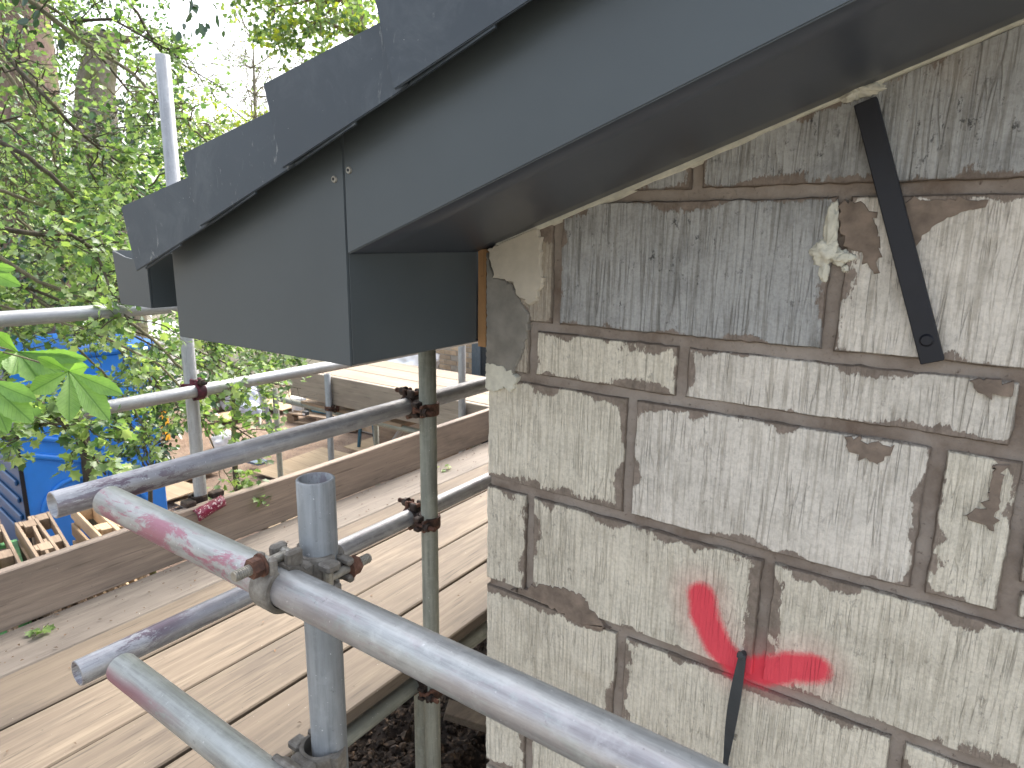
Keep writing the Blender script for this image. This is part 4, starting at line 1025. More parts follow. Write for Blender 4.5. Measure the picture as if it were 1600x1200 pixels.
# thin legs of a stand, left of the pallet
tube('prop_tube', on(407, 666, 2, GZ), on(402, 596, 2, GZ+0.05)*0.96, M_tube_dull, 'thin dark prop standing on earth left of the bucket pallet', 'prop', 'props on the earth')
a = on(425, 679, 2, GZ); b = on(404, 596, 0, a.x+0.2)
M, L = axis_m(a, b); o = box('prop_board', (-0.05, -0.012, 0), (0.05, 0.012, L), plain('blue_grey_aluminium', (0.30, 0.36, 0.43), 0.4, 0.3, 0.1), None, 0.002, M); tag(o, 'slanting blue-grey aluminium prop beside the thin dark one', 'prop', 'props on the earth')
def sack(px, py, s, mat, lab, seed, sq=0.7):
    c = on(px, py, 2, GZ+s*0.5); bm = bmesh.new(); bmesh.ops.create_icosphere(bm, subdivisions=4, radius=s)
    for v in bm.verts:
        v.co += v.co.normalized()*s*(0.30*noise.noise(v.co/s*1.4+Vector((seed, 0, 0)))+0.14*noise.noise(v.co/s*4+Vector((0, seed, 0)))); v.co.z *= sq; v.co += c
    tag(frombm('sack', bm, mat, None, True), lab, 'sack', 'sacks lying on the earth')
sack(380, 622, 0.38, M_tarp, 'pale blue-grey crumpled sack behind the twig, left of the props', 3, 0.8)
sack(388, 640, 0.22, M_tarp, 'small greyish sack just below the pale blue-grey one', 9)
sack(352, 688, 0.20, M_whitesheet, 'white crumpled bag among the twigs right of tall upright', 5)
sack(372, 604, 0.3, M_whitesheet, 'whitish bag behind the pale blue-grey sack', 12)
c = on(396, 726, 2, GZ+0.02); o = box('steel_plate', (-0.13, -0.09, 0), (0.13, 0.09, 0.035), plain('blue_steel_plate', (0.17, 0.22, 0.29), 0.45, 0.3, 0.1), None, 0.003, Matrix.Translation(c+Vector((0.1, 0, 0.05))) @ Matrix.Rotation(0.1, 4, 'Z')); tag(o, 'small blue-grey plate on the corner of a tan sheet', 'metal plate')

# blue cabin (site toilet)
def cabin():
    c = on(52, 868, 2, -2.95); base = Vector((c.x, c.y, GZ))
    e = empty('site_toilet', base, 'bright blue moulded plastic cabin with curved ridges behind the pallets', 'portable toilet')
    R = Matrix.Translation(base) @ Matrix.Rotation(PI/2-0.10, 4, 'Z')
    Wf, Dp, H = 1.22, 1.15, 2.05
    def b(name, lo, hi, mat, bev=0.01, parent=e): return box(name, lo, hi, mat, parent, bev, R)
    b('front_panel', (0, 0, 0.05), (Wf, 0.04, H), M_blue, 0.012)
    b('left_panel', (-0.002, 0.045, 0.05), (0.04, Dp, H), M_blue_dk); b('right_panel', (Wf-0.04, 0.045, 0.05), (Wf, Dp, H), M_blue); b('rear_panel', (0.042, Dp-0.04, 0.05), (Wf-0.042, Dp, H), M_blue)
    b('roof', (-0.05, -0.05, H+0.002), (Wf+0.05, Dp+0.05, H+0.10), M_blue, 0.03); b('base', (-0.02, -0.02, 0), (Wf+0.02, Dp+0.02, 0.048), M_dark_plastic)
    b('corner_trim', (-0.012, -0.012, 0.05), (0.022, -0.0015, H-0.002), M_black, 0.003)
    for k in range(9):       # louvres on the dark side
        z = 0.4+0.17*k; bm = bmesh.new(); bm_box(bm, (-0.03, 0.12, z), (-0.004, Dp-0.12, z+0.05), 0.008, R); frombm('louvre', bm, M_blue_dk, e)
    def ridge(pts, r):
        V = []; Fc = []; P = [R @ Vector((x, -0.002, z)) for x, z in pts]; limb_into(V, Fc, P, [r]*len(P), 8); pyd('ridge', V, Fc, M_blue, e, True)
    ridge([(0.42+0.30*math.cos(a), 0.60+0.30*math.sin(a)) for a in np.linspace(0.05*PI, 0.95*PI, 20)], 0.022)
    ridge([(0.06, 1.22), (0.5, 1.06), (0.75, 0.88), (1.0, 0.55), (1.14, 0.2)], 0.03)
    ridge([(0.06, 1.40), (0.6, 1.20), (0.9, 1.0), (1.16, 0.68)], 0.03)
    ridge([(0.58, 1.02), (0.74, 1.18), (0.78, 1.45)], 0.026); ridge([(0.78, 0.86), (1.0, 1.05), (1.05, 1.40)], 0.026)
    ridge([(0.1, 1.62), (1.12, 1.62)], 0.026); ridge([(0.08, 1.86), (1.14, 1.86)], 0.026)
cabin()
# green crate
def crate():
    c = on(14, 876, 2, -2.35); e = empty('green_crate', Vector((c.x, c.y, GZ)), 'green painted wooden crate with straw-coloured lid at the left edge', 'crate'); R = Matrix.Translation(Vector((c.x-0.45, c.y-0.55, GZ))) @ Matrix.Rotation(-0.25, 4, 'Z')
    L, Wd, H = 0.85, 0.7, 0.85
    for k in range(4):
        z = 0.02+0.21*k
        box('slat', (0, 0, z), (L, 0.02, z+0.17), M_green_wood, e, 0.003, R); box('slat', (0, Wd-0.02, z), (L, Wd, z+0.17), M_green_wood, e, 0.003, R)
        box('slat', (L-0.02, 0.022, z), (L, Wd-0.022, z+0.17), M_green_wood, e, 0.003, R); box('slat', (0, 0.022, z), (0.02, Wd-0.022, z+0.17), M_green_wood, e, 0.003, R)
    box('rim', (-0.02, -0.02, H), (L+0.02, 0.05, H+0.03), M_green_wood, e, 0.003, R); box('rim', (-0.02, Wd-0.05, H), (L+0.02, Wd+0.02, H+0.03), M_green_wood, e, 0.003, R)
    box('rim', (L-0.05, 0.052, H), (L+0.02, Wd-0.052, H+0.03), M_green_wood, e, 0.003, R); box('rim', (-0.02, 0.052, H), (0.05, Wd-0.052, H+0.03), M_green_wood, e, 0.003, R); box('rim', (0.36, 0.052, H), (0.43, Wd-0.052, H+0.03), M_green_wood, e, 0.003, R)
    box('lid_panel', (0.052, 0.052, H-0.04), (L-0.052, Wd-0.052, H-0.02), M_osb, e, 0.0, R)
crate()
# things half seen through the leaves
c = on(150, 600, 2, -2.2); R = Matrix.Translation(Vector((c.x, c.y, GZ))) @ Matrix.Rotation(0.35, 4, 'Z')
e = empty('van', Vector((c.x, c.y, GZ)), 'white van roof and side glimpsed through the hawthorn leaves', 'van')
bm = bmesh.new(); vs_ = bm_box(bm, (-3.2, 0, 0.35), (0.45, 1.8, 1.75), 0.18, R); frombm('body', bm, M_whitesheet, e)
box('side_window', (-0.6, -0.012, 1.15), (0.2, 0.0, 1.55), M_black, e, 0.004, R)
for x in (-2.5, -0.3):
    bm = bmesh.new(); bm_cyl(bm, (x, -0.02, 0.35), (x, 0.2, 0.35), 0.34, 28)
    for v in bm.verts: v.co = R @ v.co
    frombm('wheel', bm, M_black, e)
c = on(228, 642, 2, GZ+0.5); o = empty('crate', Vector((c.x, c.y, GZ)), 'amber plastic crate glimpsed between leaves left of the tall upright', 'crate')
bm = bmesh.new(); M = Matrix.Translation(Vector((c.x, c.y, GZ))) @ Matrix.Rotation(0.4, 4, 'Z'); bm_box(bm, (-0.26, -0.18, 0), (0.26, 0.18, 0.5), 0.02, M); frombm('tub', bm, M_orange, o)
bm = bmesh.new(); bm_box(bm, (-0.28, -0.20, 0.5), (0.28, 0.20, 0.54), 0.008, M); frombm('rim', bm, M_orange, o)
for (px, py, lab) in ((190, 560, 'blue plastic drum glimpsed below the topmost outer rail'), (178, 420, 'far blue drum glimpsed left of the gutter')):
    c = on(px, py+60, 2, -2.6) if py > 500 else at(px, py, 16); base = Vector((c.x, c.y, c.z-0.45 if py > 500 else c.z-0.5)); 
    e = empty('drum', base, lab, 'drum', 'blue drums beyond the leaves'); bm = bmesh.new(); bm_cyl(bm, base, base+Vector((0, 0, 0.9)), 0.29, 28); frombm('barrel', bm, M_blue, e)
    bm = bmesh.new(); bm_cyl(bm, base+Vector((0, 0, 0.3)), base+Vector((0, 0, 0.33)), 0.30, 28); bm_cyl(bm, base+Vector((0, 0, 0.6)), base+Vector((0, 0, 0.63)), 0.30, 28); bm_cyl(bm, base+Vector((0, 0, 0.88)), base+Vector((0, 0, 0.92)), 0.30, 28); frombm('hoops', bm, M_blue, e)

# brick wall and window frame far behind, under the eaves box
bw = empty('brick_wall', (-4.6, 7.3, GZ), 'tan brick wall of the far building behind the second platform', 'brick wall')
BY = 7.3; bx0, bx1 = on(640, 560, 1, BY).x, on(760, 560, 1, BY).x
box('mortar_bed', (bx0-1.4, BY+0.008, GZ), (bx1+1.5, BY+0.2, 1.2), plain('pale_mortar', (0.45, 0.41, 0.35), 0.9), bw)
M_brick = plain('tan_brick', (0.52, 0.385, 0.25), 0.85, 0, 0.3, 6, 0.4)
bm = bmesh.new(); bm_box(bm, (0, 0, 0), (0.215, 0.1, 0.065), 0.003); mb = bpy.data.meshes.new('brick'); bm.to_mesh(mb); bm.free(); mb.materials.append(M_brick)
mbs = [mb]
for q, c_ in enumerate(((0.46, 0.35, 0.24), (0.58, 0.44, 0.29), (0.48, 0.42, 0.34))):
    m2 = mb.copy(); m2.materials.clear(); m2.materials.append(plain('tan_brick_%s' % ('dull', 'light', 'greyish')[q], c_, 0.85, 0, 0.3, 6, 0.4)); mbs.append(m2)
done_ = set()
for r in range(26):
    z = -2.35+0.075*r
    for k in range(10):
        x = bx0-0.3+0.225*k+(0.1125 if r % 2 else 0)
        if x > bx1+0.5: continue
        o = bpy.data.objects.new('brick', random.choice(mbs)); COL.objects.link(o); o.location = (x, BY-random.uniform(0, 0.002), z); attach(o, bw); done_.add((r, round(x, 3)))
bm = bmesh.new()
for r in range(-11, 47):
    z = -2.35+0.075*r
    k = -6
    while True:
        x = bx0-0.3+0.225*k+(0.1125 if r % 2 else 0); k += 1
        if x > bx1+1.25: break
        if x < bx0-1.38 or (r, round(x, 3)) in done_: continue
        bm_box(bm, (x, BY, z), (x+0.215, BY+0.05, z+0.065))
frombm('brickwork', bm, M_brick, bw)['kind'] = 'stuff'
wx0, wx1 = on(737, 560, 1, BY-0.06).x, on(768, 560, 1, BY-0.06).x
wf = empty('window_frame', (wx0, BY-0.06, -2.2), 'anthracite ribbed door frame of the far building at the house corner', 'door frame')
for k in range(4):
    w_ = (wx1-wx0)/4; box('frame_profile', (wx0+w_*k+0.004, BY-0.07-0.02*(k % 2), GZ), (wx0+w_*(k+1)-0.004, BY-0.01, 0.1), M_dark_plastic if k > 1 else plain('mid_grey_frame', (0.11, 0.14, 0.16), 0.4, 0, 0.1), wf, 0.004)
box('white_lintel', (wx0-0.02, BY-0.14, 0.105), (wx1+0.3, BY-0.01, 0.25), M_white, wf, 0.004)
sack(700, 0, 0.001, M_whitesheet, 'x', 1) if False else None
c = on(648, 560, 1, 6.3)
bm = bmesh.new(); bmesh.ops.create_icosphere(bm, subdivisions=4, radius=0.33)
for v in bm.verts:
    v.co += v.co.normalized()*(0.09*noise.noise(v.co*5)+0.04*noise.noise(v.co*14)); v.co.z *= 0.55; v.co += Vector((c.x, c.y, c.z-0.05))
tag(frombm('bag', bm, M_whitesheet, None, True), 'white crumpled sheet behind the far platform', 'plastic sheet')
o = box('crate', (c.x-0.5, c.y-0.3, GZ), (c.x+0.6, c.y+0.4, c.z-0.22), M_pallet_old, None, 0.01); tag(o, 'timber stack carrying the white sheet behind the far platform', 'timber stack')

# ------------------------------------------------------------------ FOLIAGE
def leaf_shape(kind):
    if kind == 'hawthorn':   # three-lobed
        o = [(0, 0), (0.16, 0.20), (0.46, 0.34), (0.30, 0.48), (0.40, 0.74), (0.17, 0.74), (0, 1.0), (-0.17, 0.74), (-0.40, 0.74), (-0.30, 0.48), (-0.46, 0.34), (-0.16, 0.20)]
    elif kind == 'oval': o = [(0, 0), (0.20, 0.22), (0.28, 0.52), (0.17, 0.82), (0, 1.0), (-0.17, 0.82), (-0.28, 0.52), (-0.20, 0.22)]
    elif kind == 'maple': o = [(0, 0), (0.30, 0.05), (0.52, 0.35), (0.30, 0.45), (0.33, 0.80), (0.10, 0.68), (0, 1.0), (-0.10, 0.68), (-0.33, 0.80), (-0.30, 0.45), (-0.52, 0.35), (-0.30, 0.05)]
    else: o = [(0, 0), (0.3, 0.4), (0, 1), (-0.3, 0.4)]
    return np.array([(x, y, 0.22*abs(x)-0.10*y*y) for x, y in o])
def leaves(name, P, D, size, kind, cols, mat, parent=None, up=0.7, tilt=0.55):
    """P: points, D: preferred growth directions; one small folded face fan per leaf"""
    N = len(P); T = leaf_shape(kind); n = len(T)
    P = np.asarray(P, float); D = np.asarray(D, float) + rng.normal(0, tilt, (N, 3)); D /= np.linalg.norm(D, axis=1)[:, None]
    Z = rng.normal(0, 1-up*0.6, (N, 3)) + np.array([0, 0, up*1.6]); X = np.cross(D, Z); X /= np.linalg.norm(X, axis=1)[:, None]+1e-9; Z = np.cross(X, D)
    s = size*rng.uniform(0.6, 1.25, N)
    V = P[:, None, :] + s[:, None, None]*(T[None, :, 0, None]*X[:, None, :] + T[None, :, 1, None]*D[:, None, :] + T[None, :, 2, None]*Z[:, None, :])
    half = n//2
    fa = np.array(list(range(0, half+1))); fb = np.array([0]+list(range(half, n)))
    base = (np.arange(N)*n)[:, None]
    FA = (base+fa[None]).astype(int); FB = (base+fb[None]).astype(int)
    me = bpy.data.meshes.new(name)
    me.vertices.add(N*n); me.vertices.foreach_set('co', V.reshape(-1))
    la, lb = FA.shape[1], FB.shape[1]
    loops = np.concatenate([FA, FB], axis=1).reshape(-1)
    me.loops.add(len(loops)); me.loops.foreach_set('vertex_index', loops.astype(np.int32))
    starts = np.empty(2*N, np.int32); starts[0::2] = np.arange(N)*(la+lb); starts[1::2] = np.arange(N)*(la+lb)+la
    me.polygons.add(2*N); me.polygons.foreach_set('loop_start', starts)
    me.update(calc_edges=True)
    ca = me.attributes.new('tint', 'FLOAT_COLOR', 'POINT')
    C = np.array(cols, float); w = rng.random(N); idx = rng.integers(0, len(C), N); idx2 = rng.integers(0, len(C), N)
    col = C[idx]*(w[:, None]) + C[idx2]*(1-w[:, None]); col *= rng.uniform(0.8, 1.2, (N, 1))
    cc = np.ones((N, n, 4)); cc[:, :, :3] = col[:, None, :]
    ca.data.foreach_set('color', cc.reshape(-1))
    me.materials.append(mat)
    return link(name, me, None, parent)
FRESH = [(0.25, 0.36, 0.12), (0.17, 0.27, 0.09), (0.33, 0.42, 0.16), (0.085, 0.16, 0.06), (0.24, 0.32, 0.18), (0.06, 0.12, 0.05)]
MIDG = [(0.07, 0.16, 0.035), (0.10, 0.20, 0.05), (0.05, 0.12, 0.03)]
DARK = [(0.022, 0.05, 0.022), (0.035, 0.075, 0.03), (0.055, 0.10, 0.045), (0.03, 0.06, 0.035)]
YEL = [(0.42, 0.46, 0.04), (0.30, 0.40, 0.05), (0.36, 0.42, 0.10)]
def rv(s=1): return Vector(rng.normal(0, s, 3))
def crook(a, b, n, amp, seed=0):
    out = []
    d = (b-a); L = d.length
    for i in range(n+1):
        t = i/n; p = a.lerp(b, t)
        w = math.sin(PI*min(1, t*1.2))
        p += Vector((noise.noise(Vector((t*4, seed, 1))), noise.noise(Vector((t*4, seed, 2))), noise.noise(Vector((t*4, seed, 3)))))*amp*L*w
        out.append(p)
    return out
def twiggy(pts, r0, r1, V, Fc, LP, LD, side=16, tl=0.28, leaf_per=4, depth=1, sp=0.035):
    """branch through pts with side twigs; fills wood arrays and leaf anchor lists"""
    n = len(pts); limb_into(V, Fc, pts, [r0+(r1-r0)*i/(n-1) for i in range(n)], 6)
    for k in range(side):
        t = rng.uniform(0.06, 1.0)*(n-1); i = min(int(t), n-2); p = pts[i].lerp(pts[i+1], t-i); d = (pts[i+1]-pts[i]).normalized()
        s = d.cross(rv()).normalized(); dr = (d*rng.uniform(0.35, 0.9)+s*rng.uniform(0.5, 1.0)+Vector((0, 0, rng.uniform(-0.25, 0.25)))).normalized()
        L = tl*rng.uniform(0.4, 1.2); q = crook(p, p+dr*L, 5, 0.22, rng.uniform(0, 99))
        limb_into(V, Fc, q, [max(0.0011, r1*1.1)*(1-0.6*j/5) for j in range(6)], 4)
        for j in range(1, 6):
            for _ in range(leaf_per):
                LP.append(q[j]+rv(sp*0.6)); LD.append((q[j]-q[j-1]).normalized()+rv(0.5))
        if depth > 0:
            for _ in range(2):
                j = rng.integers(1, 5); s2 = (dr+rv(0.8)).normalized(); q2 = crook(q[j], q[j]+s2*L*0.5, 3, 0.2, rng.uniform(0, 99))
                limb_into(V, Fc, q2, [0.0011, 0.001, 0.0009, 0.0007], 3)
                for m in range(1, 4):
                    for _ in range(leaf_per): LP.append(q2[m]+rv(sp*0.5)); LD.append(s2+rv(0.5))

# --- hawthorn: its trunk stands left of the frame, branches sweep down to the right
def hawthorn():
    root = at(-420, 300, 4.2); base = Vector((root.x, root.y, GZ))
    e = empty('hawthorn_tree', base, 'hawthorn tree with small bright lobed leaves, its thin branches sweeping across the left side', 'tree')
    V = []; Fc = []; tp = [base, base+Vector((0.05, 0.02, 1.2)), base+Vector((-0.03, 0.08, 2.6)), base+Vector((0.1, 0.1, 4.2)), base+Vector((0.2, 0.3, 5.6))]
    limb_into(V, Fc, tp, [0.14, 0.12, 0.10, 0.075, 0.04], 12); pyd('trunk', V, Fc, M_bark_g, e, True)
    LP = []; LD = []
    B = [ # pixel polylines with depth, as read from the photograph
        ([(-260, -160), (45, 0), (130, 66), (205, 112), (240, 148), (300, 200)], 3.1, 0.011),
        ([(-200, -120), (60, 0), (112, 32), (175, 30), (240, 66), (290, 88)], 3.3, 0.009),
        ([(-260, 10), (0, 72), (32, 112), (80, 160), (116, 200), (160, 236), (215, 270)], 3.0, 0.010),
        ([(-200, 60), (0, 100), (75, 205), (130, 236), (170, 266), (235, 312)], 3.3, 0.009),
        ([(-220, 110), (45, 245), (110, 302), (132, 342), (170, 384), (195, 440)], 2.9, 0.009),
        ([(-200, 330), (60, 366), (110, 366), (150, 392), (172, 450), (200, 500)], 2.3, 0.008),
        ([(-200, 280), (60, 440), (185, 490), (250, 540), (300, 590), (345, 622), (378, 612)], 2.75, 0.007),
        ([(-120, 380), (120, 480), (240, 600), (290, 640), (345, 655), (396, 686)], 2.85, 0.006),
        ([(-200, 500), (55, 622), (95, 660), (132, 690), (165, 742)], 1.95, 0.007),
        ([(-160, 430), (150, 520), (250, 570), (300, 625), (330, 690), (350, 735), (368, 765)], 2.75, 0.004),
        ([(140, -60), (215, 20), (240, 68), (300, 110), (352, 140)], 3.6, 0.007),
        ([(100, 20), (240, 190), (240, 150), (300, 260)], 3.8, 0.006),
        ([(-200, 240), (10, 300), (90, 330), (160, 350), (215, 335)], 2.8, 0.007),
        ([(-200, 160), (0, 190), (90, 170), (160, 200), (250, 195)], 3.6, 0.006),
        ([(-150, 600), (20, 690), (70, 660), (130, 665), (175, 660)], 1.9, 0.005),
        ([(200, 80), (280, 150), (290, 190), (340, 195)], 3.9, 0.005),
        ([(60, 470), (180, 540), (240, 590), (290, 650)], 3.0, 0.005),
        ([(200, 520), (280, 560), (360, 590), (420, 620)], 3.4, 0.004),
        ([(90, 520), (160, 580), (210, 640), (240, 700)], 3.1, 0.005),
        ([(150, 500), (300, 545), (370, 575), (430, 600), (470, 607)], 3.3, 0.004),
    ]
    nb = len(B)
    for k in range(20):
        x = rng.uniform(-260, 40); y = rng.uniform(-260, 420); L = rng.uniform(180, 380); a = math.radians(rng.uniform(22, 48)); dep = rng.uniform(2.7, 4.6)
        if y > 250: dep = rng.uniform(2.9, 3.8)
        P = [(x+L*t*math.cos(a), y+L*t*math.sin(a)+35*t*t) for t in (0, 0.3, 0.55, 0.8, 1.0)]
        B.append((P, dep, 0.006))
    for k, (P, dep, r) in enumerate(B):
        pts = [at(x, y, dep*(1+0.05*math.sin(k+i))) for i, (x, y) in enumerate(P)]
        fine = []
        for i in range(len(pts)-1): fine += crook(pts[i], pts[i+1], 4, 0.05, k*3.1+i)[:-1]
        fine.append(pts[-1]); V = []; Fc = []
        twiggy(fine, r*1.35, r*0.4, V, Fc, LP, LD, side=(26 if P[-1][1] < 520 else 18) if k < nb else 28, tl=(0.24 if P[-1][1] < 520 else 0.17)*(dep/3), leaf_per=2, sp=0.02)
        pyd('branch', V, Fc, M_twig if k % 3 else M_twig_l, e, True)
    return e, LP, LD
hw, LP, LD = hawthorn()
# keep hawthorn leaves from piling up in front of the eaves: thin those right of the gutter edge
def proj(p):
    z = p.dot(c_f); return (800+F_PX*p.dot(c_r)/z, 600-F_PX*p.dot(c_u)/z, z)
def gap_(q): return 285 < q[0] < 450 and q[1] < 185
def dens_(q):
    if gap_(q): return 0.2
    if 445 < q[0] and q[1] > 603: return 0.0
    if ((q[0]-145)/60)**2+((q[1]-150)/75)**2 < 1: return 0.3
    if q[0] < 95 and q[1] < 420: return 0.55
    return 0.85
keep = [i for i, p in enumerate(LP) if rng.random() < dens_(proj(p)) and -120 < proj(p)[0] < 480 and -120 < proj(p)[1] < 900]
o = leaves('foliage', [LP[i][:] for i in keep], [LD[i][:] for i in keep], 0.034, 'hawthorn', FRESH, M_leaf, hw); o['kind'] = 'stuff'
print('hawthorn leaves', len(keep))

# --- crowns
def tree(name, px, base_depth, trunk_px, r, blobs, leaf, size, n, cols, mat, barkm, label, cat='tree', limbs=True, group=None, up=0.5):
    tp = [at(x, y, d) for x, y, d in trunk_px]; base = Vector((tp[0].x, tp[0].y, GZ)); e = empty(name, base, label, cat, group)
    pts = [base]+[p for p in tp if p.z > GZ+0.3]; V = []; Fc = []; m = len(pts)
    fine = []
    for i in range(m-1): fine += crook(pts[i], pts[i+1], 4, 0.03, i+px)[:-1]
    fine.append(pts[-1]); limb_into(V, Fc, fine, [r*(1-0.55*i/(len(fine)-1)) for i in range(len(fine))], 14); pyd('trunk', V, Fc, barkm, e, True)
    LP = []; LD = []; V = []; Fc = []
    tot = sum(b[3]*b[3] for b in blobs)
    for (bx, by, bd, br) in blobs:
        c = at(bx, by, bd); k = int(n*br*br/tot)
        if limbs:
            s = min(fine, key=lambda q: (q-c).length if q.z < c.z+0.5 else 99); q = crook(s, c, 7, 0.12, bx); limb_into(V, Fc, q, [max(0.006, r*0.3*(1-0.8*i/7)) for i in range(8)], 6)
            for _ in range(9):
                d = rv().normalized(); q2 = crook(c+d*br*0.1, c+d*br*0.85, 5, 0.15, rng.uniform(0, 99)); limb_into(V, Fc, q2, [0.012*(1-0.8*i/5)*br+0.0015 for i in range(6)], 4)
        cl = max(6, k//26)
        cc = [c+Vector(rng.normal(0, 1, 3)).normalized()*br*(rng.random()**0.45) for _ in range(cl)]
        for q in cc:
            for _ in range(max(1, k//cl)):
                LP.append((q+rv(br*0.13))[:]); LD.append(((q-c).normalized()+Vector((0, 0, -0.2)))[:])
    if V: pyd('limbs', V, Fc, barkm, e, True)['kind'] = 'stuff'
    o = leaves('crown', LP, LD, size, leaf, cols, mat, e, up=up); o['kind'] = 'stuff'
    return e
tree('tree', 30, 8, [(50, 500, 7.2), (50, 200, 7.3), (35, 0, 7.4), (20, -300, 7.8)], 0.42, [(-60, 20, 8.5, 1.1), (130, 350, 8.8, 0.8), (-120, 300, 8, 1.1), (20, -200, 9, 1.2), (170, -120, 9, 1.2)], 'oval', 0.085, 4200, DARK+[(0.09, 0.15, 0.06)], M_gloss, M_bark, 'ivy-clad tree with reddish brown trunk at the far left')
tree('tree', 140, 9, [(175, 420, 9.5), (150, 230, 9.6), (150, 130, 9.6), (165, 60, 9.7)], 0.42, [(215, 60, 10, 0.8), (90, 60, 10, 0.9)], 'oval', 0.08, 1800, MIDG, M_leaf, M_bark_g, 'pale mossy lopped trunk standing behind the hawthorn branches')
tree('tree', 500, 12, [(560, 300, 12), (572, 150, 12.2), (560, 30, 12.4), (545, -100, 12.6)], 0.20, [(500, 30, 12, 1.0), (430, 10, 12.3, 0.85), (560, 40, 11.5, 0.8), (480, -60, 12, 1.4), (470, 100, 12.5, 0.55), (395, -40, 12.3, 0.9)], 'maple', 0.10, 4200, FRESH+YEL[:1], M_leaf, M_bark, 'maple with fresh yellow-green leaves above the verge caps')
tree('tree', 330, 11, [(330, 500, 12), (330, 300, 12), (325, 200, 12)], 0.1, [(330, 195, 12, 0.62), (390, 215, 12, 0.55), (300, 250, 11.6, 0.7), (360, 270, 12, 0.7)], 'oval', 0.075, 2600, YEL, M_leaf, M_bark_g, 'small golden-yellow leaved tree behind the tall pale upright')
tree('bush', 120, 6, [(120, 600, 6.2), (120, 480, 6.2)], 0.06, [(60, 420, 6.2, 0.75), (150, 400, 6.5, 0.75), (220, 300, 7, 0.75), (30, 300, 6.5, 0.7), (110, 250, 7.2, 0.8), (200, 180, 7.8, 0.6)], 'oval', 0.095, 3600, DARK+MIDG+[(0.10, 0.14, 0.10)], M_gloss, M_twig, 'dark glossy laurel bush behind the hawthorn leaves', 'bush')
tree('bush', 370, 7, [(365, 700, 7.5), (365, 600, 7.5)], 0.04, [(345, 545, 7.5, 0.35), (400, 560, 7.8, 0.38), (300, 525, 7.2, 0.4), (440, 572, 8.2, 0.3)], 'hawthorn', 0.055, 2000, FRESH+MIDG[:1], M_leaf, M_twig, 'bright green shrub below the eaves box, behind the outer rail', 'bush')
tree('bush', 240, 4.6, [(235, 860, 4.8), (235, 740, 4.8)], 0.03, [(225, 690, 4.6, 0.24), (262, 640, 4.7, 0.26), (180, 655, 4.8, 0.2), (235, 600, 4.9, 0.3), (300, 610, 5.0, 0.25)], 'oval', 0.05, 1700, DARK+MIDG, M_gloss, M_twig, 'dark ivy bush between the blue cabin and the tall upright', 'bush')
# fine-twigged tree against the sky
def fine_tree():
    tp = at(400, 420, 15); base = Vector((tp.x, tp.y, GZ)); e = empty('tree', base, 'nearly bare fine-twigged tree against the white sky', 'tree')
    V = []; Fc = []; top = at(395, 60, 15); q = crook(base, top, 12, 0.05, 4); limb_into(V, Fc, q, [0.11*(1-0.85*i/12) for i in range(13)], 8); pyd('trunk', V, Fc, M_bark_g, e, True)
    V = []; Fc = []; LP = []; LD = []
    for k in range(120):
        i = rng.integers(5, 13); s = q[i]; d = Vector((rng.normal(0, 1), rng.normal(0, 0.6), rng.uniform(-0.1, 0.9))).normalized(); L = rng.uniform(0.9, 2.8)
        b = crook(s, s+d*L, 8, 0.15, k); limb_into(V, Fc, b, [0.014*(1-0.8*j/8) for j in range(9)], 4)
        for _ in range(12):
            j = rng.integers(2, 8); d2 = (d+rv(0.8)).normalized(); b2 = crook(b[j], b[j]+d2*rng.uniform(0.25, 0.8), 5, 0.2, rng.uniform(0, 99)); limb_into(V, Fc, b2, [0.0045*(1-0.7*m/5) for m in range(6)], 3)
            for m in range(1, 6):
                if rng.random() < 0.75: LP.append((b2[m]+rv(0.03))[:]); LD.append(d2[:])
    pyd('limbs', V, Fc, M_bark_g, e)['kind'] = 'stuff'
    o = leaves('crown', LP, LD, 0.05, 'oval', FRESH+[(0.35, 0.25, 0.12)], M_leaf, e); o['kind'] = 'stuff'
fine_tree()
# woodland behind everything
def wood_mass():
    N = 26000; P = np.empty((N, 3)); D = np.empty((N, 3)); k = 0
    cl = []
    while len(cl) < 900:
        px = rng.uniform(-300, 900); d = rng.uniform(16, 30); py = rng.uniform(230, 470)
        if 280 < px < 460 and py < 300: continue
        if px > 460 and py < 120: continue
        cl.append(at(px, py, d))
    for k in range(N):
        q = cl[k % len(cl)]; P[k] = (q+rv(0.55))[:]; D[k] = rv()[:]
    o = leaves('woodland', P, D, 0.22, 'oval', MIDG+FRESH[:2]+DARK[:2], M_leaf); tag(o, 'mixed green woodland closing the view behind the garden', 'woodland', kind='stuff')
wood_mass()

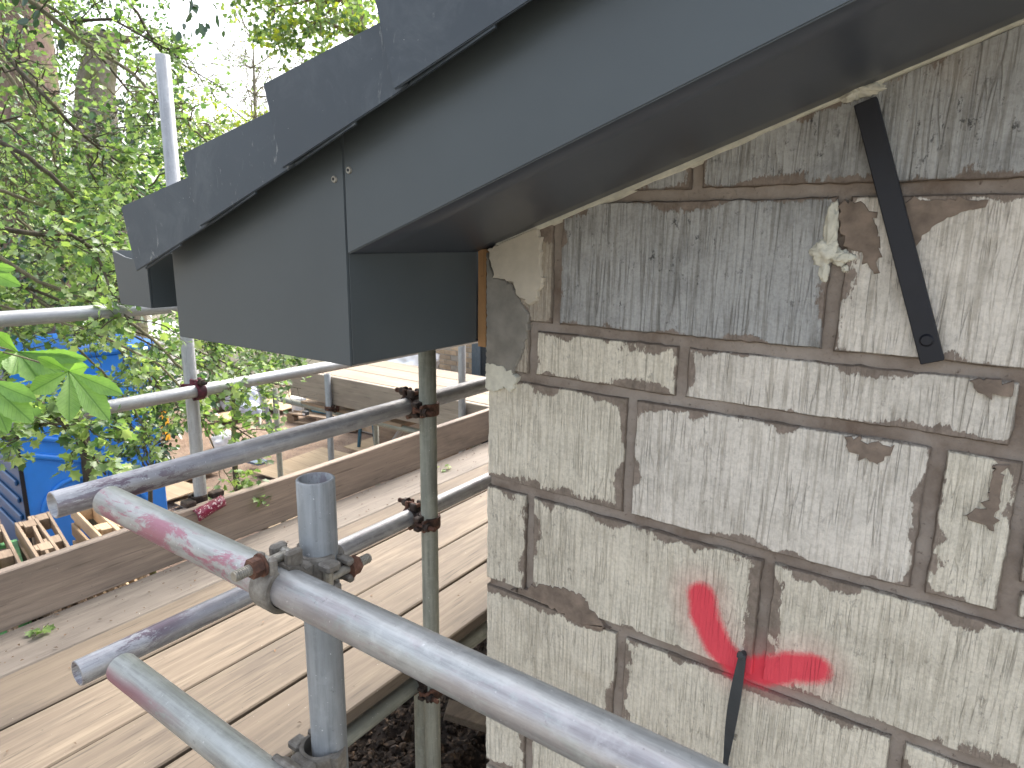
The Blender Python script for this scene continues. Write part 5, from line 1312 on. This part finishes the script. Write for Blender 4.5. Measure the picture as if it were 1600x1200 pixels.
# --- horse chestnut sprig close to the camera
def chestnut():
    e = empty('chestnut_sprig', at(-60, 560, 1.75), 'horse chestnut sprig with big fresh green fingered leaves hanging over the outer rail', 'leaf sprig')
    a = NT('chestnut_leaf'); tc = a.n('UVMap', uv_map='uv'); sp_ = a.n('SeparateXYZ'); a.l(tc.outputs[0], sp_.inputs[0])
    ax_ = a.math('ABSOLUTE', sp_.outputs[0]); ph = a.math('SUBTRACT', sp_.outputs[1], a.math('MULTIPLY', ax_, 0.9)); vein = a.math('PINGPONG', a.math('MULTIPLY', ph, 26.0), 1.0)
    vm = a.mask(vein, 0.22, 0.02); mid = a.mask(ax_, 0.022, 0.008); vm = a.math('MAXIMUM', a.math('MULTIPLY', vm, 0.5), mid)
    n = a.noise(a.coord(), 30, 3); col = a.ramp(n, [(0.3, (0.13, 0.27, 0.05)), (0.7, (0.19, 0.35, 0.07))]); col = a.mix(a.math('MULTIPLY', vm, 0.7), col, (0.08, 0.19, 0.03))
    a.col(col); a.setp(Roughness=0.5); a.bump(a.math('SUBTRACT', 1.0, vm), 0.5, 0.002)
    tr = a.n('BsdfTranslucent'); a.l(a.mix(1.0, col, (1.2, 1.25, 0.8), 'MULTIPLY'), tr.inputs[0]); mx = a.n('MixShader'); mx.inputs[0].default_value = 0.4
    a.l(a.p.outputs[0], mx.inputs[1]); a.l(tr.outputs[0], mx.inputs[2]); a.l(mx.outputs[0], a.o.inputs[0])
    def leaflet(p0, tip, dep0, dep1, wpx):
        A = at(*p0, dep0); B = at(*tip, dep1); d = B-A; L = d.length; d.normalize(); vw = -(A.normalized()); X = d.cross(vw).normalized(); Z = X.cross(d)
        n = 18; vs = []; fs = []; uv = []; W_ = wpx*0.86*dep0/F_PX/2
        for i in range(n+1):
            t = i/n; w = W_*(0.10+0.90*min(1, t/0.64)**1.25)
            if t > 0.62: w = W_*(0.10+0.90*min(1, t/0.64)**1.25)*max(0.0, 1-((t-0.62)/0.38)**2.2)**0.8+0.0006
            w *= 1+0.05*((i % 2)*2-1)
            for s in (-1, -0.5, 0, 0.5, 1):
                p = A+d*(L*t)+X*(s*w)+Z*(abs(s)*w*0.30 - 0.10*L*t*t); vs.append(p); uv.append((s*w/W_*0.5*0.5, t))
        for i in range(n):
            for k in range(4): b = i*5+k; fs.append((b, b+1, b+6, b+5))
        o = pyd('leaflet', vs, fs, a.m, e, True); u = o.data.uv_layers.new(name='uv')
        for lp in o.data.loops: u.data[lp.index].uv = uv[lp.vertex_index]
    h1 = (108, 580)
    for tip, w in (((50, 612), 36), ((108, 652), 38), ((165, 650), 40), ((182, 612), 30), ((62, 560), 20), ((128, 575), 22)): leaflet(h1, tip, 1.60, 1.52, w)
    h2 = (28, 550)
    for tip, w in (((88, 582), 34), ((128, 572), 28), ((20, 582), 38), ((-30, 570), 34), ((60, 592), 40), ((-10, 520), 26), ((125, 560), 26)): leaflet(h2, tip, 1.72, 1.66, w)
    h3 = (-25, 592)
    for tip, w in (((48, 622), 34), ((45, 655), 44), ((10, 672), 36), ((-50, 650), 34)): leaflet(h3, tip, 1.55, 1.50, w)
    h4 = (-40, 415)
    for tip, w in (((28, 445), 26), ((20, 420), 18)): leaflet(h4, tip, 1.9, 1.9, w)
    V = []; Fc = []; hub = at(-160, 500, 1.9)
    for h, dd in ((h1, 1.6), (h2, 1.72), (h3, 1.55), (h4, 1.9)): limb_into(V, Fc, crook(hub, at(*h, dd), 8, 0.04, h[0]), [0.0035-0.0002*i for i in range(9)], 6)
    V2 = []; F2 = []; limb_into(V2, F2, crook(Vector((hub.x-0.8, hub.y-0.4, hub.z+0.2)), hub, 5, 0.05, 1), [0.010, 0.009, 0.008, 0.007, 0.006, 0.005], 8)
    pyd('stem', V+V2, Fc+[tuple(i+len(V) for i in f) for f in F2], M_twig_l, e, True)
chestnut()
# holly spray hanging from the top edge, and sprigs lying on the boards
def spray_leaves(name, pts_px, dep, size, kind, cols, mat, n, label, cat, jit=0.02, tw=M_twig):
    pts = [at(x, y, dep) for x, y in pts_px]; e = empty(name, pts[0], label, cat); V = []; Fc = []
    fine = []
    for i in range(len(pts)-1): fine += crook(pts[i], pts[i+1], 4, 0.05, i)[:-1]
    fine.append(pts[-1]); limb_into(V, Fc, fine, [0.004*(1-0.6*i/(len(fine)-1)) for i in range(len(fine))], 5); pyd('twig', V, Fc, tw, e, True)
    LP = []; LD = []
    for k in range(n): i = rng.integers(1, len(fine)); LP.append((fine[i]+rv(jit))[:]); LD.append(((fine[i]-fine[i-1]).normalized()+rv(0.5)+Vector((0, 0, -0.4)))[:])
    o = leaves('foliage', LP, LD, size, kind, cols, mat, e, up=0.3); o['kind'] = 'stuff'
spray_leaves('holly_spray', [(230, -90), (280, -30), (300, 10), (318, 40)], 3.0, 0.055, 'oval', DARK, M_gloss, 34, 'dark oval-leaved spray hanging from the top edge left of the sky gap', 'leaf spray', 0.05)
spray_leaves('holly_spray', [(120, -60), (60, 20), (40, 35), (20, 75)], 3.2, 0.06, 'oval', DARK, M_gloss, 34, 'dark oval leaves hanging in the top left corner', 'leaf spray', 0.08)
def fallen(px, py, z, n, size, label):
    c = on(px, py, 2, z); e = empty('fallen_sprig', c, label, 'leaf sprig'); V = []; Fc = []; q = crook(c+Vector((0.03, -0.045, 0.003)), c+Vector((-0.02, 0.02, 0.006)), 4, 0.1, px); limb_into(V, Fc, q, [0.0012]*5, 4); pyd('twig', V, Fc, M_twig, e)
    LP = [(c+Vector((rng.uniform(-0.03, 0.03), rng.uniform(-0.03, 0.03), 0.006)))[:] for _ in range(n)]
    o = leaves('foliage', LP, [(1, 0.3, 0)]*n, size, 'hawthorn', FRESH[:3], M_leaf, e, up=1.0)
fallen(70, 984, ZT+0.004, 7, 0.03, 'fallen green sprig lying on the board at the far left'); fallen(690, 732, ZT+0.004, 6, 0.028, 'small green sprig on the boards right of the green-grey upright')
